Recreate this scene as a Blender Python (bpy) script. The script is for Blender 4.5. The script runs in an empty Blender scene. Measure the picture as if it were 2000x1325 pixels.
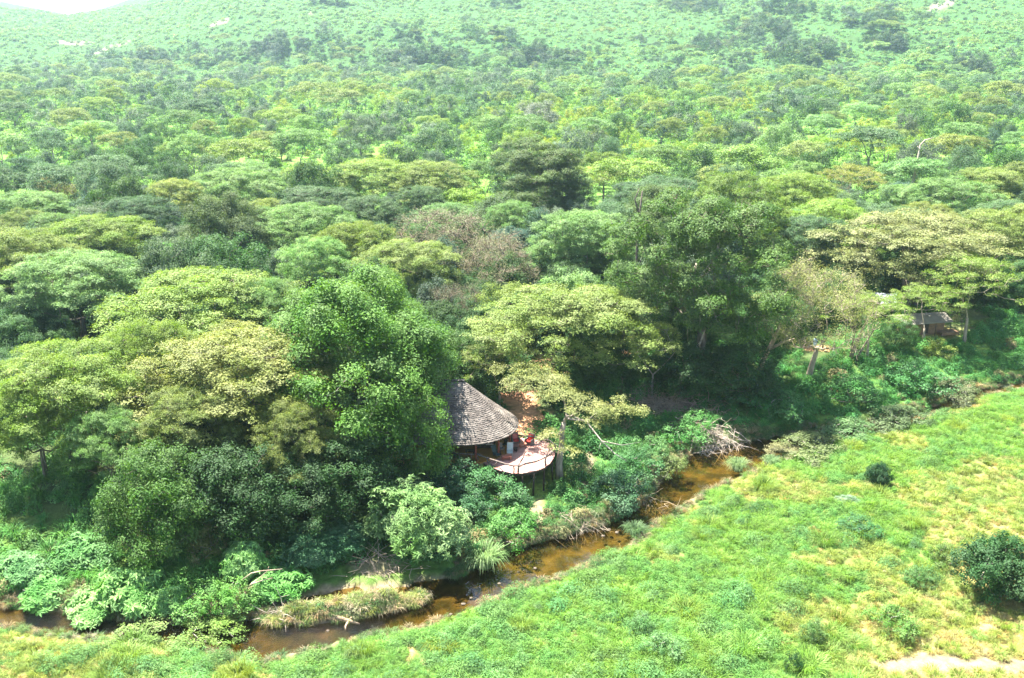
import bpy, bmesh, math, random
import numpy as np
from mathutils import Vector, Matrix

# ------------------------------------------------------------------ camera, sky, sun, exposure
sc = bpy.context.scene
COL = sc.collection
PITCH, FPX, CAMZ = math.radians(17.0), 1962.0, 43.0
cam_d = bpy.data.cameras.new('camera'); cam = bpy.data.objects.new('camera', cam_d); COL.objects.link(cam)
cam.location = (0, 0, CAMZ); cam.rotation_euler = (math.radians(90) - PITCH, 0, 0)
cam_d.sensor_width = 36.0; cam_d.lens = 36.0 * FPX / 2000.0
cam_d.clip_start = 0.5; cam_d.clip_end = 9000
sc.camera = cam

SUN_EL, SUN_AZ = math.radians(65), math.radians(-42)          # azimuth from +Y towards +X: behind the scene, to the left
SUN_STRENGTH, SKY_STRENGTH, EXPOSURE = 5.0, 0.07, 2.68
world = bpy.data.worlds.new('World'); sc.world = world; world.use_nodes = True
wn, wl = world.node_tree.nodes, world.node_tree.links
wn.clear()
sky = wn.new('ShaderNodeTexSky'); sky.sky_type = 'NISHITA'; sky.sun_disc = False
sky.sun_elevation = SUN_EL; sky.sun_rotation = SUN_AZ; sky.altitude = 900; sky.air_density = 1.0; sky.dust_density = 2.0
bg = wn.new('ShaderNodeBackground'); bg.inputs['Strength'].default_value = SKY_STRENGTH
wo = wn.new('ShaderNodeOutputWorld'); wl.new(sky.outputs[0], bg.inputs[0]); wl.new(bg.outputs[0], wo.inputs[0])
sun_d = bpy.data.lights.new('sun', 'SUN'); sun = bpy.data.objects.new('sun', sun_d); COL.objects.link(sun)
sun_d.energy = SUN_STRENGTH; sun_d.angle = math.radians(0.53); sun_d.color = (1.0, 0.955, 0.87)
sdir = Vector((math.sin(SUN_AZ) * math.cos(SUN_EL), math.cos(SUN_AZ) * math.cos(SUN_EL), math.sin(SUN_EL)))
sun.rotation_euler = sdir.to_track_quat('Z', 'Y').to_euler(); sun.location = (-40, 60, 90)
vs = sc.view_settings
vs.view_transform = 'Standard'; vs.look = 'None'; vs.gamma = 1.0; vs.use_curve_mapping = False; vs.exposure = EXPOSURE
cy = sc.cycles
cy.max_bounces = 8; cy.diffuse_bounces = 4; cy.glossy_bounces = 3; cy.transmission_bounces = 5
cy.volume_bounces = 1; cy.transparent_max_bounces = 12
cy.use_denoising = True; cy.denoiser = 'OPENIMAGEDENOISE'; cy.denoising_input_passes = 'RGB_ALBEDO_NORMAL'; cy.denoising_prefilter = 'NONE'; cy.sample_clamp_indirect = 0.9

rng = np.random.default_rng(7)
random.seed(7)

# ------------------------------------------------------------------ small helpers
def smooth(x):
    x = np.clip(x, 0, 1); return x * x * (3 - 2 * x)

def at(px, py, z):
    """world point that stands at height z behind pixel (px, py) of the 2000 px wide photograph"""
    u, v = (px - 1000) / FPX, (py - 662.5) / FPX
    dy = math.cos(PITCH) - v * math.sin(PITCH); dz = -math.sin(PITCH) - v * math.cos(PITCH)
    t = (z - CAMZ) / dz
    return u * t, dy * t, t                                    # x, y, distance along the axis

def proj(x, y, z):
    zz = np.asarray(z) - CAMZ
    f = y * math.cos(PITCH) - zz * math.sin(PITCH)
    w = y * math.sin(PITCH) + zz * math.cos(PITCH)
    return 1000 + FPX * x / f, 662.5 - FPX * w / f

_perm = rng.random((256, 256))
def vnoise(x, y):
    x = np.asarray(x, float); y = np.asarray(y, float)
    xi = np.floor(x).astype(int); yi = np.floor(y).astype(int)
    fx = smooth(x - xi); fy = smooth(y - yi)
    g = lambda a, b: _perm[a & 255, b & 255]
    return (g(xi, yi) * (1 - fx) + g(xi + 1, yi) * fx) * (1 - fy) + (g(xi, yi + 1) * (1 - fx) + g(xi + 1, yi + 1) * fx) * fy
def fbm(x, y, o=4):
    s = 0; a = 0.5; t = 0
    for k in range(o):
        s = s + a * vnoise(x + 17.3 * k, y + 9.1 * k); t += a; a *= 0.5; x = x * 2.03; y = y * 2.03
    return s / t

def mesh_np(name, verts, quads=None, tris=None, mat=None, tint=None, smooth_shade=False, colors=None):
    me = bpy.data.meshes.new(name)
    verts = np.asarray(verts, np.float32).reshape(-1, 3)
    me.vertices.add(len(verts)); me.vertices.foreach_set('co', verts.ravel())
    nq = 0 if quads is None else len(quads); nt = 0 if tris is None else len(tris)
    idx = np.concatenate([np.asarray(a, np.int32).ravel() for a in (quads, tris) if a is not None and len(a)]) if nq + nt else np.zeros(0, np.int32)
    if nq + nt:
        me.loops.add(len(idx)); me.loops.foreach_set('vertex_index', idx)
        me.polygons.add(nq + nt)
        st = np.concatenate([np.arange(nq) * 4, nq * 4 + np.arange(nt) * 3]).astype(np.int32)
        me.polygons.foreach_set('loop_start', st)
        me.update(calc_edges=True)
        if smooth_shade: me.polygons.foreach_set('use_smooth', np.ones(nq + nt, bool))
        else: me.polygons.foreach_set('use_smooth', np.zeros(nq + nt, bool))
    if tint is not None:
        at_ = me.attributes.new('tint', 'FLOAT', 'FACE'); at_.data.foreach_set('value', np.asarray(tint, np.float32))
    if colors is not None:
        at_ = me.attributes.new('ground_colour', 'FLOAT_COLOR', 'POINT'); at_.data.foreach_set('color', np.asarray(colors, np.float32).ravel())
    if mat: me.materials.append(mat)
    return me

def link(o, parent=None):
    COL.objects.link(o)
    if parent is not None: o.parent = parent
    return o
def obj(name, me, parent=None, loc=None, rot=None, color=None, kind=None):
    o = bpy.data.objects.new(name, me)
    if loc is not None: o.location = loc
    if rot is not None: o.rotation_euler = rot
    if color is not None: o.color = (*color, 1.0)
    if kind: o['kind'] = kind
    return link(o, parent)
def thing(name, label, cat, loc, rz=0.0, group=None, scale=None):
    o = bpy.data.objects.new(name, None); o.empty_display_size = 0.3
    o.location = loc; o.rotation_euler = (0, 0, rz)
    if scale: o.scale = scale
    o['label'] = label; o['category'] = cat
    if group: o['group'] = group
    return link(o)

class MB:
    """collects boxes, tubes and prisms into one mesh"""
    def __init__(s): s.v = []; s.f = []
    def add(s, vs_, fs_):
        n = len(s.v); s.v += [tuple(v) for v in vs_]; s.f += [tuple(i + n for i in f) for f in fs_]
        return s
    def box(s, c, d, rz=0.0, rx=0.0, ry=0.0):
        M = Matrix.Translation(c) @ Matrix.Rotation(rz, 4, 'Z') @ Matrix.Rotation(ry, 4, 'Y') @ Matrix.Rotation(rx, 4, 'X')
        vv = [M @ Vector((sx * d[0] / 2, sy * d[1] / 2, sz * d[2] / 2)) for sx in (-1, 1) for sy in (-1, 1) for sz in (-1, 1)]
        return s.add(vv, [(0, 1, 3, 2), (4, 6, 7, 5), (0, 4, 5, 1), (2, 3, 7, 6), (0, 2, 6, 4), (1, 5, 7, 3)])
    def tube(s, pts, rad, n=7, cap=True):
        pts = [Vector(p) for p in pts]
        if not hasattr(rad, '__len__'): rad = [rad] * len(pts)
        base = len(s.v); ref = Vector((0.31, 0.17, 0.93)); 
        for i, p in enumerate(pts):
            d = (pts[min(i + 1, len(pts) - 1)] - pts[max(i - 1, 0)])
            d = d.normalized() if d.length > 1e-6 else Vector((0, 0, 1))
            a = d.cross(ref if abs(d.dot(ref)) < 0.95 else Vector((1, 0, 0))).normalized(); b = d.cross(a)
            for k in range(n):
                t = 2 * math.pi * k / n
                s.v.append(tuple(p + (a * math.cos(t) + b * math.sin(t)) * rad[i]))
        for i in range(len(pts) - 1):
            for k in range(n):
                s.f.append((base + i * n + k, base + i * n + (k + 1) % n, base + (i + 1) * n + (k + 1) % n, base + (i + 1) * n + k))
        if cap:
            s.f.append(tuple(base + k for k in reversed(range(n)))); s.f.append(tuple(base + (len(pts) - 1) * n + k for k in range(n)))
        return s
    def prism(s, poly, z0, z1):
        n = len(poly)
        vv = [(x, y, z0) for x, y in poly] + [(x, y, z1) for x, y in poly]
        return s.add(vv, [tuple(reversed(range(n))), tuple(range(n, 2 * n))] + [(i, (i + 1) % n, n + (i + 1) % n, n + i) for i in range(n)])
    def mesh(s, name, mat, shade=False):
        me = bpy.data.meshes.new(name); me.from_pydata(s.v, [], s.f); me.materials.append(mat)
        if shade: me.polygons.foreach_set('use_smooth', np.ones(len(me.polygons), bool))
        me.update(); return me
    def build(s, name, mat, parent=None, shade=False, color=None, kind=None, bevel=0.0, loc=None):
        o = obj(name, s.mesh(name, mat, shade), parent, color=color, kind=kind, loc=loc)
        if bevel:
            b = o.modifiers.new('bevel', 'BEVEL'); b.width = bevel; b.segments = 2; b.limit_method = 'ANGLE'
        return o

# ------------------------------------------------------------------ materials
def new_mat(name):
    m = bpy.data.materials.new(name); m.use_nodes = True; m.node_tree.nodes.clear()
    return m, m.node_tree.nodes, m.node_tree.links
def mixrgb(n, l, a, b, fac, mode='MIX'):
    x = n.new('ShaderNodeMix'); x.data_type = 'RGBA'; x.blend_type = mode
    for s, v in ((x.inputs[0], fac), (x.inputs[6], a), (x.inputs[7], b)):
        if hasattr(v, 'is_output'): l.new(v, s)
        elif hasattr(v, '__len__'): s.default_value = (*v[:3], 1)
        else: s.default_value = v
    return x.outputs[2]
def mapr(n, l, v, a, b, c, d):
    x = n.new('ShaderNodeMapRange'); l.new(v, x.inputs[0])
    for i, k in enumerate((a, b, c, d)): x.inputs[i + 1].default_value = k
    return x.outputs[0]
def noise(n, l, scale, detail=3, coord='Object', rough=0.55, dim=None):
    tc = n.new('ShaderNodeTexCoord'); t = n.new('ShaderNodeTexNoise'); t.inputs['Scale'].default_value = scale
    t.inputs['Detail'].default_value = detail; t.inputs['Roughness'].default_value = rough
    l.new(tc.outputs[coord], t.inputs['Vector']); return t.outputs['Fac'], t
def hsv(n, l, col, h, s, v):
    x = n.new('ShaderNodeHueSaturation')
    for i, k in zip((0, 1, 2), (h, s, v)):
        if hasattr(k, 'is_output'): l.new(k, x.inputs[i])
        else: x.inputs[i].default_value = k
    l.new(col, x.inputs['Color']); return x.outputs[0]

def leaf_material(name, instanced, gloss=0.6, spec=0.2, transl=0.33, nscale=0.35):
    m, n, l = new_mat(name)
    if instanced:
        a = n.new('ShaderNodeAttribute'); a.attribute_type = 'INSTANCER'; a.attribute_name = 'icol'; base = a.outputs['Color']
    else:
        a = n.new('ShaderNodeObjectInfo'); base = a.outputs['Color']
    t = n.new('ShaderNodeAttribute'); t.attribute_name = 'tint'
    f, _ = noise(n, l, nscale, 2)
    val = mapr(n, l, t.outputs['Fac'], 0, 1, 0.55, 1.5)
    hue = mapr(n, l, t.outputs['Fac'], 0, 1, 0.512, 0.488)
    c = hsv(n, l, base, hue, 1.0, val)
    c = hsv(n, l, c, mapr(n, l, f, 0.3, 0.7, 0.512, 0.488), mapr(n, l, f, 0.3, 0.7, 1.12, 0.85), mapr(n, l, f, 0.3, 0.7, 0.85, 1.18))
    p = n.new('ShaderNodeBsdfPrincipled'); l.new(c, p.inputs['Base Color'])
    p.inputs['Roughness'].default_value = gloss; p.inputs['Specular IOR Level'].default_value = spec
    tr = n.new('ShaderNodeBsdfTranslucent'); l.new(hsv(n, l, c, 0.485, 1.15, 1.35), tr.inputs['Color'])
    mx = n.new('ShaderNodeMixShader'); mx.inputs[0].default_value = transl
    o = n.new('ShaderNodeOutputMaterial'); l.new(p.outputs[0], mx.inputs[1]); l.new(tr.outputs[0], mx.inputs[2]); l.new(mx.outputs[0], o.inputs[0])
    return m
M_leaf = leaf_material('foliage', False)
M_leafi = leaf_material('foliage_scattered', True, transl=0.31)

def simple_mat(name, col, rough=0.7, col2=None, nscale=3.0, bump=0.0, detail=4, spec=0.3, stretch=None, objcol=False, metallic=0.0, coord='Object'):
    m, n, l = new_mat(name)
    tc = n.new('ShaderNodeTexCoord'); mp = n.new('ShaderNodeMapping'); l.new(tc.outputs[coord], mp.inputs[0])
    if stretch: mp.inputs['Scale'].default_value = stretch
    t = n.new('ShaderNodeTexNoise'); t.inputs['Scale'].default_value = nscale; t.inputs['Detail'].default_value = detail; l.new(mp.outputs[0], t.inputs['Vector'])
    c2 = col2 or tuple(c * 0.55 for c in col)
    f = mapr(n, l, t.outputs['Fac'], 0.32, 0.68, 0, 1)
    c = mixrgb(n, l, c2, col, f)
    if objcol:
        oi = n.new('ShaderNodeObjectInfo'); c = mixrgb(n, l, c, oi.outputs['Color'], 1.0, 'MULTIPLY')
    p = n.new('ShaderNodeBsdfPrincipled'); l.new(c, p.inputs['Base Color']); p.inputs['Roughness'].default_value = rough
    p.inputs['Specular IOR Level'].default_value = spec; p.inputs['Metallic'].default_value = metallic
    if bump:
        b = n.new('ShaderNodeBump'); b.inputs['Strength'].default_value = bump; b.inputs['Distance'].default_value = 0.05
        l.new(t.outputs['Fac'], b.inputs['Height']); l.new(b.outputs[0], p.inputs['Normal'])
    o = n.new('ShaderNodeOutputMaterial'); l.new(p.outputs[0], o.inputs[0]); return m
M_bark = simple_mat('bark', (0.30, 0.27, 0.23), 0.9, (0.12, 0.10, 0.085), 2.2, 0.6, stretch=(2, 2, 0.5), objcol=True)
M_deadwood = simple_mat('weathered_wood', (0.44, 0.39, 0.33), 0.9, (0.20, 0.17, 0.14), 3, 0.5, objcol=True)
M_rail = simple_mat('rustic_branch_wood', (0.17, 0.13, 0.11), 0.8, (0.07, 0.05, 0.045), 5, 0.5)
M_post = simple_mat('red_brown_post', (0.22, 0.06, 0.035), 0.7, (0.12, 0.03, 0.02), 6, 0.2)
M_stilt = simple_mat('dark_stilt_wood', (0.045, 0.03, 0.022), 0.85)
M_ochre = simple_mat('ochre_polished_floor', (0.46, 0.24, 0.045), 0.35, (0.34, 0.16, 0.03), 0.8)
M_plinth = simple_mat('ochre_plaster', (0.50, 0.33, 0.13), 0.85, (0.36, 0.24, 0.10), 2)
M_redfab = simple_mat('red_cushion_fabric', (0.55, 0.045, 0.03), 0.9, (0.42, 0.03, 0.02), 9)
M_pinkfab = simple_mat('faded_red_fabric', (0.55, 0.20, 0.17), 0.9, (0.45, 0.15, 0.13), 9)
M_wicker = simple_mat('grey_wicker', (0.20, 0.18, 0.16), 0.8, (0.09, 0.08, 0.07), 30, 0.3)
M_canvas_d = simple_mat('dark_green_canvas', (0.05, 0.085, 0.08), 0.85, (0.035, 0.06, 0.057), 10)
M_canvas_l = simple_mat('pale_green_canvas', (0.50, 0.58, 0.52), 0.85, (0.40, 0.48, 0.43), 6)
M_teak = simple_mat('reddish_table_wood', (0.42, 0.16, 0.10), 0.55, (0.30, 0.10, 0.06), 7)
M_dark = simple_mat('dark_brown_wood', (0.05, 0.032, 0.024), 0.7)
M_cream = simple_mat('cream_cloth', (0.60, 0.54, 0.46), 0.9, (0.5, 0.45, 0.38), 4)
M_thatch = simple_mat('roof_underside', (0.10, 0.075, 0.05), 0.95, (0.05, 0.035, 0.025), 8)
M_canvasroof = simple_mat('weathered_canvas_roof', (0.20, 0.18, 0.145), 0.9, (0.14, 0.125, 0.10), 0.8, 0.1)
M_tarp = simple_mat('white_tarpaulin', (0.42, 0.46, 0.50), 0.6, (0.34, 0.38, 0.43), 1.5)
M_mud = simple_mat('brown_mud_wall', (0.24, 0.14, 0.075), 0.95, (0.15, 0.085, 0.05), 2)
M_rock = simple_mat('pink_granite', (0.46, 0.36, 0.31), 0.95, (0.30, 0.23, 0.20), 0.4, 0.6)
M_stone = simple_mat('river_stone', (0.13, 0.10, 0.07), 0.8, (0.06, 0.05, 0.035), 3, 0.4)
M_skin = simple_mat('dark_skin', (0.10, 0.05, 0.03), 0.6)
M_cloth_b = simple_mat('pale_blue_cloth', (0.45, 0.56, 0.68), 0.9, (0.36, 0.46, 0.58), 8)
M_cloth_k = simple_mat('dark_red_cloth', (0.09, 0.035, 0.04), 0.9)
M_trouser = simple_mat('dark_trousers', (0.04, 0.045, 0.06), 0.9)
M_hair = simple_mat('black_hair', (0.012, 0.01, 0.009), 0.8)

def shingle_mat():
    m, n, l = new_mat('grey_wooden_shingles')
    t = n.new('ShaderNodeAttribute'); t.attribute_name = 'tint'
    f, _ = noise(n, l, 0.7, 4)
    c = mixrgb(n, l, (0.014, 0.011, 0.009), (0.125, 0.102, 0.085), mapr(n, l, t.outputs['Fac'], 0, 1, 0, 1))
    c = mixrgb(n, l, c, mixrgb(n, l, c, (0.30, 0.26, 0.22), 0.5), mapr(n, l, f, 0.45, 0.65, 0, 1))
    p = n.new('ShaderNodeBsdfPrincipled'); l.new(c, p.inputs['Base Color']); p.inputs['Roughness'].default_value = 0.8
    o = n.new('ShaderNodeOutputMaterial'); l.new(p.outputs[0], o.inputs[0]); return m
M_shingle = shingle_mat()

def deck_mat():
    m, n, l = new_mat('red_deck_boards')
    t = n.new('ShaderNodeAttribute'); t.attribute_name = 'tint'
    f, _ = noise(n, l, 1.6, 5)
    c = mixrgb(n, l, (0.30, 0.135, 0.105), (0.42, 0.21, 0.165), t.outputs['Fac'])
    c = mixrgb(n, l, c, (0.46, 0.28, 0.235), mapr(n, l, f, 0.4, 0.7, 0, 0.8))
    p = n.new('ShaderNodeBsdfPrincipled'); l.new(c, p.inputs['Base Color']); p.inputs['Roughness'].default_value = 0.6
    o = n.new('ShaderNodeOutputMaterial'); l.new(p.outputs[0], o.inputs[0]); return m
M_deck = deck_mat()

def ground_mat():
    m, n, l = new_mat('ground')
    a = n.new('ShaderNodeAttribute'); a.attribute_name = 'ground_colour'
    f1, _ = noise(n, l, 0.12, 5); f2, t2 = noise(n, l, 1.7, 6, rough=0.7)
    c = hsv(n, l, a.outputs['Color'], mapr(n, l, f1, 0.3, 0.7, 0.485, 0.515), 1.0, mapr(n, l, f1, 0.3, 0.7, 0.8, 1.2))
    c = hsv(n, l, c, 0.5, 1.0, mapr(n, l, f2, 0.3, 0.7, 0.6, 1.4))
    p = n.new('ShaderNodeBsdfPrincipled'); l.new(c, p.inputs['Base Color']); p.inputs['Roughness'].default_value = 0.95; p.inputs['Specular IOR Level'].default_value = 0.1
    b = n.new('ShaderNodeBump'); b.inputs['Strength'].default_value = 0.8; b.inputs['Distance'].default_value = 0.15; l.new(f2, b.inputs['Height']); l.new(b.outputs[0], p.inputs['Normal'])
    o = n.new('ShaderNodeOutputMaterial'); l.new(p.outputs[0], o.inputs[0]); return m
M_ground = ground_mat()

def water_mat():
    m, n, l = new_mat('river_water')
    a = n.new('ShaderNodeAttribute'); a.attribute_name = 'rapid'
    f1, _ = noise(n, l, 1.1, 2); f2, _ = noise(n, l, 5.5, 3, rough=0.6)
    b1 = n.new('ShaderNodeBump'); b1.inputs['Distance'].default_value = 0.05; b1.inputs['Strength'].default_value = 0.12; l.new(f1, b1.inputs['Height'])
    b2 = n.new('ShaderNodeBump'); b2.inputs['Distance'].default_value = 0.22; l.new(a.outputs['Fac'], b2.inputs['Strength']); l.new(f2, b2.inputs['Height']); l.new(b1.outputs[0], b2.inputs['Normal'])
    gl = n.new('ShaderNodeBsdfGlossy'); gl.inputs['Roughness'].default_value = 0.03; l.new(b2.outputs[0], gl.inputs['Normal'])
    tr = n.new('ShaderNodeBsdfTransparent'); tr.inputs['Color'].default_value = (0.74, 0.66, 0.42, 1)
    fr = n.new('ShaderNodeFresnel'); fr.inputs['IOR'].default_value = 1.5; l.new(b2.outputs[0], fr.inputs['Normal'])
    mx = n.new('ShaderNodeMixShader'); l.new(fr.outputs[0], mx.inputs[0]); l.new(tr.outputs[0], mx.inputs[1]); l.new(gl.outputs[0], mx.inputs[2])
    o = n.new('ShaderNodeOutputMaterial'); l.new(mx.outputs[0], o.inputs[0]); return m
M_water = water_mat()

# ------------------------------------------------------------------ terrain
RIV = [(-260,1178,1208),(-150,1185,1212),(30,1190,1218),(110,1200,1232),(200,1212,1240),(300,1222,1248),(400,1222,1252),(470,1215,1270),(520,1220,1288),(580,1226,1272),
       (650,1222,1256),(720,1208,1240),(780,1195,1228),(840,1175,1212),(900,1140,1192),(950,1105,1168),(1000,1085,1150),(1050,1068,1130),(1100,1052,1115),
       (1150,1040,1092),(1200,1020,1068),(1240,1003,1045),(1280,975,1025),(1310,940,1003),(1350,896,972),(1400,876,943),(1450,864,920),(1490,856,902),
       (1530,850,882),(1590,846,868),(1660,838,858),(1740,820,840),(1800,800,822),(1860,775,797),(1930,756,776),(2000,743,762),(2150,712,728),(2400,670,684)]
SIDE = [(560,1180,1196),(620,1165,1182),(700,1153,1172),(790,1146,1168),(870,1135,1162),(915,1140,1170)]
WZ = -0.8
def channel(L):
    T = np.array([at(x, a, WZ)[:2] for x, a, b in L]); B = np.array([at(x, b, WZ)[:2] for x, a, b in L])
    C = (T + B) / 2; D = np.gradient(C, axis=0); D /= np.linalg.norm(D, axis=1)[:, None]
    W = np.abs((T - B)[:, 0] * D[:, 1] - (T - B)[:, 1] * D[:, 0]) / 2
    return C, W * np.interp([l[0] for l in L], [1440, 1640], [1.22, .5])
CH = [channel(RIV), channel(SIDE)]
def riv_sd(x, y):
    """signed distance to the water's edge and which bank (north > 0)"""
    best = np.full(x.shape, 1e9); C_ = CH[0][0]; side = np.where(y > np.interp(x, C_[:, 0], C_[:, 1]), 1.0, -1.0)
    for ci, (C, W) in enumerate(CH):
        for i in range(len(C) - 1):
            a, b = C[i], C[i + 1]; d = b - a; L2 = d @ d
            t = np.clip(((x - a[0]) * d[0] + (y - a[1]) * d[1]) / L2, 0, 1)
            dx, dy = x - (a[0] + t * d[0]), y - (a[1] + t * d[1])
            sd = np.sqrt(dx * dx + dy * dy) - (W[i] + t * (W[i + 1] - W[i]))
            m = sd < best
            best = np.where(m, sd, best)
            if ci == 1: side = np.where(m & (sd < 2.0), 0.0, side)
    best = best + (fbm(x / 1.3 + 3, y / 1.3, 3) - .5) * 1.5
    return best, side
DECK_C = np.array(at(1010, 890, 3.1)[:2]); DECK_R = 3.85
HOUSE_C = np.array(at(905, 826, 5.4)[:2])

_ax = np.array([-9, -.62, -.53, -.473, -.42, -.377, -.30, -.22, 9]); _az = np.array([160, 160, 140, 84, 62, 79, 135, 260, 260.])
_fx = np.array([-9, -.5, -.3, 0, .2, .35, .5, 9]); _fz = np.array([860, 850, 800, 715, 745, 690, 650, 650.])
def hfar(x, y):
    a = x / np.maximum(y, 1.0)
    foot = np.interp(a, _fx, _fz) + (fbm(x / 130., y / 130. + 3, 3) - .5) * 90
    r = np.maximum(y - foot, 0)
    ramp = 0.20 * r * smooth(r / 160) + 0.05 * r
    rav = (np.abs(fbm(x / 260. + y / 600., y / 520. + 7, 4) - .5) * 2)
    ramp = ramp * (0.70 + 0.75 * rav)
    cap = np.interp(a, _ax, _az)
    soft = cap * (1 - np.exp(-ramp / cap * 1.15)) if True else ramp
    plain = np.clip((y - 150) * 0.0095, 0, 6.5) + (fbm(x / 90., y / 90., 3) - .5) * 3.2 * smooth((y - 130) / 120)
    return plain + soft
def terrain(x, y):
    x = np.asarray(x, float); y = np.asarray(y, float)
    sd = np.full(x.shape, 60.0); side = np.where(y > 110, 1.0, -1.0)
    near = (y > 30) & (y < 235) & (np.abs(x) < 190)
    if near.any():
        s_, d_ = riv_sd(x[near], y[near]); sd[near] = s_; side[near] = d_
    fade = smooth((235 - y) / 40.)
    n1 = (fbm(x / 5., y / 5., 3) - .5); n2 = (fbm(x / 1.5 + 31, y / 1.5, 2) - .5)
    south = WZ + .8 * smooth(sd / 4.5) + n1 * .5 * smooth(sd / 4) + n2 * .75 * smooth((sd - .6) / 3)
    north = WZ + 1.0 * smooth(sd / 1.5) + 2.85 * smooth((sd - 1.5) / 15.) + n1 * .55 * smooth(sd / 4)
    isl = WZ + 0.45 * smooth(sd / 1.0)
    inside = WZ - 0.22 - 0.55 * smooth(-sd / 1.6) + n1 * .25
    z = np.where(side > 0.5, north, np.where(side < -0.5, south, isl))
    z = np.where(sd < 0, inside * smooth(-sd / .35) + z * (1 - smooth(-sd / .35)), z)
    z = np.where(side > 0.5, z + hfar(x, y) , z)
    # level site for the lodge, hollow below the deck
    dh = np.sqrt(((x - HOUSE_C[0] + 2) / 1.5) ** 2 + (y - HOUSE_C[1]) ** 2)
    k = smooth((9.5 - dh) / 3.5); z = z * (1 - k) + np.minimum(z, 2.75) * k
    k = smooth((7 - dh) / 2.0); z = z * (1 - k) + 2.7 * k
    dd = np.sqrt((x - DECK_C[0] - .6) ** 2 + ((y - DECK_C[1] + 2.0)) ** 2)
    k = smooth((5.6 - dd) / 3.0); z = z * (1 - k) + np.minimum(z, 0.55 + 0.0 * z) * k
    return z
def tz(x, y): return float(terrain(np.array([float(x)]), np.array([float(y)]))[0])
_yf = np.concatenate([np.arange(50, 240, 4.0), np.arange(240, 1700, 9.0)])
def ground_at(px, py, dz=0.0):
    """first point of the ground (lifted by dz) met by the ray through a pixel of the photograph"""
    u, v = (px - 1000) / FPX, (py - 662.5) / FPX
    dy = math.cos(PITCH) - v * math.sin(PITCH); k = -(math.sin(PITCH) + v * math.cos(PITCH)) / dy
    ya = _yf
    for step in range(3):
        z = CAMZ + k * ya - terrain(u / dy * ya, ya) - dz
        i = int(np.argmax(z < 0)) if (z < 0).any() else len(ya) - 1
        a, b = ya[max(i - 1, 0)], ya[i]; ya = np.linspace(a, b, 9)
    y = (a + b) / 2; x = u / dy * y
    return x, y, tz(x, y), y / dy

# terrain sheet
ys = [-60.0, -20, 10, 35, 48]
y = 54.0
while y < 2600:
    ys.append(y); y += 0.42 if y < 105 else (0.42 + (y - 105) * 0.011)
ys = np.array(ys + [3200, 4500, 7000.])
NU = 420
us = np.linspace(-1, 1, NU)
wid = np.interp(ys, [-60, 54, 2600, 7000], [160, 56, 1900, 9000]) 
X = us[None, :] * wid[:, None]; Y = np.repeat(ys[:, None], NU, 1)
Z = terrain(X.ravel(), Y.ravel()).reshape(X.shape)
# push outer edges outwards so the sheet runs on beside the frame
edge = np.abs(us) > 0.985
X[:, edge] *= np.where(np.abs(us[edge]) > 0.9975, 6.0, 2.0)[None, :]
Z[:, edge] = terrain(X[:, edge].ravel(), Y[:, edge].ravel()).reshape(Z[:, edge].shape)
sdA, sideA = np.full(X.size, 60.0), np.zeros(X.size)
nr = (Y.ravel() > 45) & (Y.ravel() < 235) & (np.abs(X.ravel()) < 190)
sdA[nr], sideA[nr] = riv_sd(X.ravel()[nr], Y.ravel()[nr])
xf, yf, zf = X.ravel(), Y.ravel(), Z.ravel()
PXf, PYf = proj(xf, np.maximum(yf, 20), zf)

def dryness(px, py, x, y):
    px = np.clip(px, -200, 2000); py = np.clip(py, 0, 1330)
    #"""how straw-dry the south meadow is, as a place in the world seen through its photo position"""
    w = smooth((px - 1380) / 520) * smooth((py - 960 + (px - 1400) * .10) / 260) + 0.8 * smooth((px - 1620) / 260) * smooth((py - 1230) / 60)
    w = w + .55 * smooth((px - 1750) / 200) * smooth((py - 850) / 140)
    return np.clip(w * 0.72 + (fbm(x / 6., y / 6. + 40, 4) - .5) * 1.7, 0, 1)
GRASS = np.array([0.075, 0.135, 0.028]); STRAW = np.array([0.30, 0.26, 0.10]); SOIL = np.array([0.40, 0.20, 0.115]); SAND = np.array([0.20, 0.155, 0.10])
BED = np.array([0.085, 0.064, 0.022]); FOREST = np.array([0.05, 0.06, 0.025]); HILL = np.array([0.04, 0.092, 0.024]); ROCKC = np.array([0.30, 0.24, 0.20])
colr = np.tile(GRASS, (X.size, 1))
def blend(mask, c):
    global colr
    mask = np.clip(mask, 0, 1)[:, None]; colr = colr * (1 - mask) + c[None, :] * mask
dr = dryness(PXf, PYf, xf, yf)
south = (sideA < -.5) | (yf < 60)
blend(np.where(south, dr * .95, 0), STRAW)
north = ~south & (yf > 60)
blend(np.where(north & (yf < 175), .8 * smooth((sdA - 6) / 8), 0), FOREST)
blend(np.where(yf > 150, smooth((yf - 150) / 90), 0), np.array([0.095, 0.185, 0.034]))
blend(np.where(yf > 620, smooth((yf - 620) / 120), 0), HILL)
blend(np.where(sdA < 0.7, smooth((0.7 - sdA) / .6), 0) , SAND)
blend(np.where(sdA < 0.05, 1, 0), BED)
blend(np.where(sdA < 0.05, .75 * smooth((fbm(xf / 1.1 + 60, yf / 1.1, 4) - .46) / .1), 0), np.array([0.03, 0.032, 0.014]))
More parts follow.
